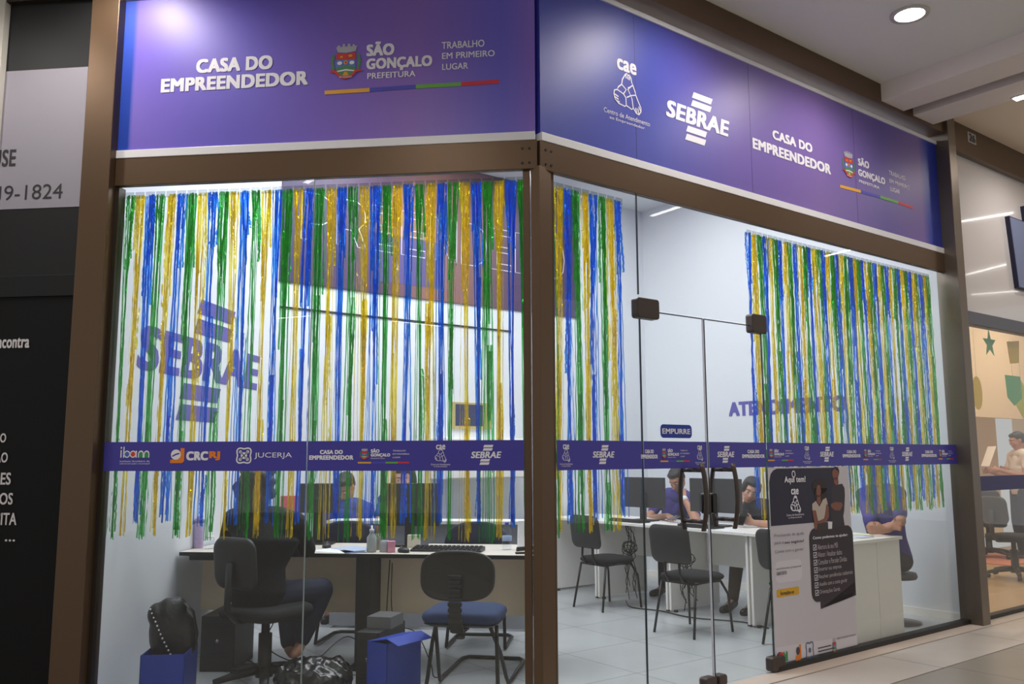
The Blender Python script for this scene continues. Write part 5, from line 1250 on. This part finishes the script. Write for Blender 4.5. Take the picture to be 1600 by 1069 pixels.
hl([('encontra', (-9, 529), (48, 544), .025), ('ÇÃO', (-13, 674), (11.5, 695), .02), ('ÇÃO', (-13, 703.5), (14, 726.5), .02), ('NIES', (-14, 738.5), (19, 757.5), .02), ('ADOS', (-22, 770), (22, 788.5), .02), ('ISITA', (-7, 801), (28, 820.5), .02), ('s ...', (-7, 834), (26, 846), .01)], M_('hoarding_white', (214, 210, 214), .5))
struct('trim_15', MB().span((-3.62, -.06, 2.2), (-3.313, .05, HC)), M_('pale_post', (200, 196, 188), .5), ML, bevel=.004)
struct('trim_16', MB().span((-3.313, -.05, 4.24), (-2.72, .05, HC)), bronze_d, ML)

# ------------------------------------------------------------------ neighbouring shop on the right
struct('trim_17', MB().span((4.79, -.08, 4.20), (9, .06, HC)), bronze, MR, bevel=.003)
tag(obj('unit_number', (lambda mb: (mb.mat(M_('plate_grey', (186, 182, 176), .4)).span((5.145, -.084, 4.335), (5.305, -.08, 4.435)), text(mb.mat(dtx), '26', (5.16, 4.425), (5.29, 4.345), -.086, .06), mb)[-1])(MB()), None, None, MR), 'small grey unit number plate on the beam past the right post', 'number plate')
ns = thing('shop_sign', 'glossy white sign of the neighbouring shop right of the post', 'shop sign', MR @ Matrix.Translation((6.8, -.02, 2.72)))
obj('panel', MB().span((4.79, -.02, 2.72), (9, .05, 4.20)), M_('gloss_white', (212, 208, 209), .10, coat=.5), ns, MR)
slab = M_('sign_slate', (112, 124, 158), .45); slab_e = M_('sign_navy_edge', (30, 36, 70), .5)
for (x0, x1, z0, z1, dx) in ((5.95, 6.30, 3.05, 3.76, .02), (6.33, 6.9, 3.22, 3.93, .02)):
    mb = MB().mat(slab_e).prism([(x0+.09, z0), (x1+.09, z0), (x1, z1), (x0, z1)], -.062, -.02, 'xz').mat(slab).flat([(x0+.10, z0+.01), (x1+.085, z0+.01), (x1-.005, z1-.01), (x0+.012, z1-.01)], -.0635); obj('slanted_slab', mb, None, ns, MR)
mb = MB().mat(M_('sign_pale', (206, 206, 214), .5)).flat([(6.29, 3.30), (6.44, 3.36), (6.50, 3.66), (6.62, 3.80), (6.44, 3.78), (6.31, 3.64)], -.066).mat(edge_black)
for st_ in ([(6.28, 3.22), (6.27, 3.36), (6.29, 3.52)], [(6.44, 3.42), (6.50, 3.52), (6.46, 3.62), (6.56, 3.72), (6.6, 3.8)], [(6.30, 3.40), (6.40, 3.47)], [(6.36, 3.58), (6.45, 3.60)]): mb.stroke(st_, .022, -.067)
obj('abstract_strokes', mb, None, ns, MR, flatdecal=True)
struct('trim_18', MB().span((4.79, -.035, 2.60), (9, .06, 2.72)), M_('frame_slate', (92, 94, 104), .45), MR, bevel=.003)
struct('trim_19', MB().span((4.79, -.035, 0), (9, .04, .035)), edge_black, MR)
warm = M_('warm_wall', (236, 208, 172), .7, noise=.02, nscale=2); warm_f = tile_mat('warm_floor', (196, 168, 132), (150, 124, 96), 1.1, .004, TURN, (0, 0), .3)
struct('floor_neighbour', MB().span((4.80, .0, -.10), (14.2, 2.6, 0.0)), warm_f, MR)
struct('wall_neighbour_back', MB().mat(warm).span((4.79, 2.55, 2.0), (14.2, 2.65, 4.2)).span((4.79, 2.55, 0), (10.35, 2.65, 2.0)).span((13.2, 2.55, 0), (14.2, 2.65, 2.0)).span((10.3, 3.4, 0), (13.3, 3.5, 2.1)), None, MR)
struct('wall_neighbour_end', MB().span((14.2, 0, 0), (14.3, 3.5, 4.2)), warm, MR); struct('ceiling_neighbour', MB().span((4.79, .05, 4.15), (14.3, 3.5, 4.25)), white_wall, MR)
struct('wall_neighbour_side', MB().span((4.825, .06, 0), (4.85, 2.6, 4.2)), warm, MR)
wood = M_('orange_wood', (198, 128, 70), .4, noise=.15, nscale=6, stretch=(8, 8, .6)); struct('door_3', MB().span((10.0, 2.50, 0), (10.38, 2.60, 2.02)).span((13.15, 2.50, 0), (13.3, 2.60, 2.02)), wood, MR, bevel=.004)
for (a, b) in ((6.5, 1.2), (9.0, 1.2), (11.6, 1.2)):
    area('neighbour_light', MR @ Matrix.Translation((a, b, 4.08)), .9, .2, 42, (1, .87, .70))
    P = RW(a, b); t = thing('ceiling_panel_light', 'warm long light panel in the neighbouring shop ceiling', 'ceiling light', place((P.x, P.y, 4.09), TURN), 'warm neighbour lights'); obj('frame', MB().span((-.48, -.13, 0), (.48, .13, .03)), white_pl, t); obj('diffuser', MB().span((-.46, -.11, -.004), (.46, .11, 0)), emit_w, t)
pane('window_6', 'R', 4.80, 6.42, .03, 2.60, False); pane('window_7', 'R', 6.425, 9.0, .03, 2.60, False)
for (n_, a, b) in (('window_6', 4.80, 6.42), ('window_7', 6.425, 9.0)):
    bo = obj('printed_band', MB().span((a, -.008, 1.10), (b, -.0055, 1.23)), M_('band_navy', (34, 30, 96), .4), bpy.data.objects[n_], MR); bo['label'] = 'navy printed band'
rugm = M_('rose_rug', (198, 128, 108), .9, bump=.3, bscale=200); p = at_z(1572, 872)
tag(obj('rug', MB().prism([(-.9+.0, -.45), (.9, -.45), (.9, .45), (-.9, .45)], 0, .012, 'xy'), rugm, None), 'rose coloured rug on the floor of the neighbouring shop', 'rug'); bpy.data.objects['rug'].matrix_world = place((p.x, p.y, .0), TURN)
for (px, py, lb, rz) in ((1547, 872, 'farther dark swivel chair in the neighbouring shop by the wooden door frame', .4), (1588, 905, 'nearer dark swivel chair in the neighbouring shop at the right edge', -.3)):
    p = at_z(px, py); dup(CHA, place((p.x, p.y, .0125), TURN-PI/2+rz), lb, 'dark swivel chairs of the neighbouring shop')
white_tee = M_('white_tee', (214, 204, 196), .8); grey_tee = M_('grey_tee', (120, 116, 116), .8)
def standing(label, px, py, vv, hm, shirt, skin, look, reach):
    h = at_v(px, py, vv); z = h.z; up_ = V((0, 0, 1)); f = V(look).normalized(); rg = f.cross(up_)
    o = V((h.x, h.y, 0)); Q = lambda r_, fr_, zz: o+rg*r_+f*fr_+up_*zz; k = z/1.60
    P = dict(pel=Q(0, -.02, .95*k), chest=Q(0, -.02, 1.22*k), neck=Q(0, -.03, 1.44*k), shL=Q(-.19, -.02, 1.39*k), shR=Q(.19, -.02, 1.39*k), elL=Q(-.24, .06, 1.10*k), elR=Q(.24, .06, 1.10*k), wrL=Q(-.16, .30+reach, 1.20*k), wrR=Q(.14, .30+reach, 1.18*k),
             hipL=Q(-.1, 0, .90*k), hipR=Q(.1, 0, .90*k), knL=Q(-.11, .02, .50*k), knR=Q(.11, .03, .50*k), anL=Q(-.11, -.02, .09), anR=Q(.12, -.02, .09), toeL=Q(-.13, .14, .035), toeR=Q(.14, .14, .035))
    hands = {'L': (f+rg*.3, up_, .6, 1), 'R': (f-rg*.3, up_, .6, -1)}
    return person(label, o, P, headM(h, f+V((0, 0, -.3))), 'short', hm, skin, shirt, jeans, .5, 1.0, .010, shoes=shoe_b, hands=hands, face=True), P
fac = -UD*.6+ND*.5
g1, PG = standing('person in a pale tee holding papers in the neighbouring shop', 1589, 689, 1.75, hair_d, white_tee, skin_t, fac, .05)
g2, _ = standing('person in a grey tee at the right edge behind the one with papers', 1604, 690, 2.1, hair_g, grey_tee, skin_t, fac+ND*.2, 0)
t = obj('paper_sheet', MB().box((0, 0, 0), (.22, .004, .30)), paper, None); tag(t, 'white papers held up by the person in the neighbouring shop', 'paper'); w_ = lerp(PG['wrL'], PG['wrR'], .5); t.matrix_world = Matrix.Translation(w_+fac.normalized()*.12+V((0, 0, .06))) @ Euler((.4, 0, TURN+.9)).to_matrix().to_4x4()
# paper decorations hung inside the neighbouring glass
def star(n=5, r=.1, q=.45): return [((r if k % 2 == 0 else r*q)*math.sin(PI*k/n), (r if k % 2 == 0 else r*q)*math.cos(PI*k/n)) for k in range(2*n)]
def deco(label, px, py, poly, m, vv=.12):
    p = uv(at_v(px, py, vv)); mb = MB().prism([(p.x+a, p.z+b) for a, b in poly], vv-.002, vv+.002, 'xz'); tag(obj('paper_decoration', mb, m, None, MR), label, 'paper decoration', 'paper decorations in the neighbouring window')
    cable('thread of a hanging paper decoration', [RW(p.x, vv, p.z+max(b for a, b in poly)), RW(p.x, vv, p.z+.8), RW(p.x, vv, 2.6)][:3] if p.z < 1.9 else [RW(p.x, vv, p.z+max(b for a, b in poly)-.01), RW(p.x, vv, 2.6)], .0015, 'hanging_thread', 'hanging threads', paper, 2)
dg = M_('deco_green', (96, 176, 110), .7); dy = M_('deco_yellow', (240, 196, 40), .7); dl = M_('deco_lime', (206, 206, 60), .7)
diamond = lambda a, b: [(0, b), (a, 0), (0, -b), (-a, 0)]
deco('green paper star high in the neighbouring window', 1546, 537, star(5, .14, .4), dg); deco('yellow paper shape high at the right of the neighbouring window', 1584, 551, [(-.14, .10), (.14, .13), (.10, -.10), (-.10, -.12)], dy)
deco('rounded yellow paper drop by the post of the neighbouring window', 1527, 614, [(.10*math.sin(k*PI/8), .16*math.cos(k*PI/8)) for k in range(16)], dy); deco('green square paper in the middle of the neighbouring window', 1583, 606, [(-.16, .12), (.18, .12), (.18, -.10), (0, -.18), (-.14, -.10)], dg); deco('lime and green paper diamond at the right edge of the neighbouring window', 1597, 624, diamond(.22, .2), dl, .22)
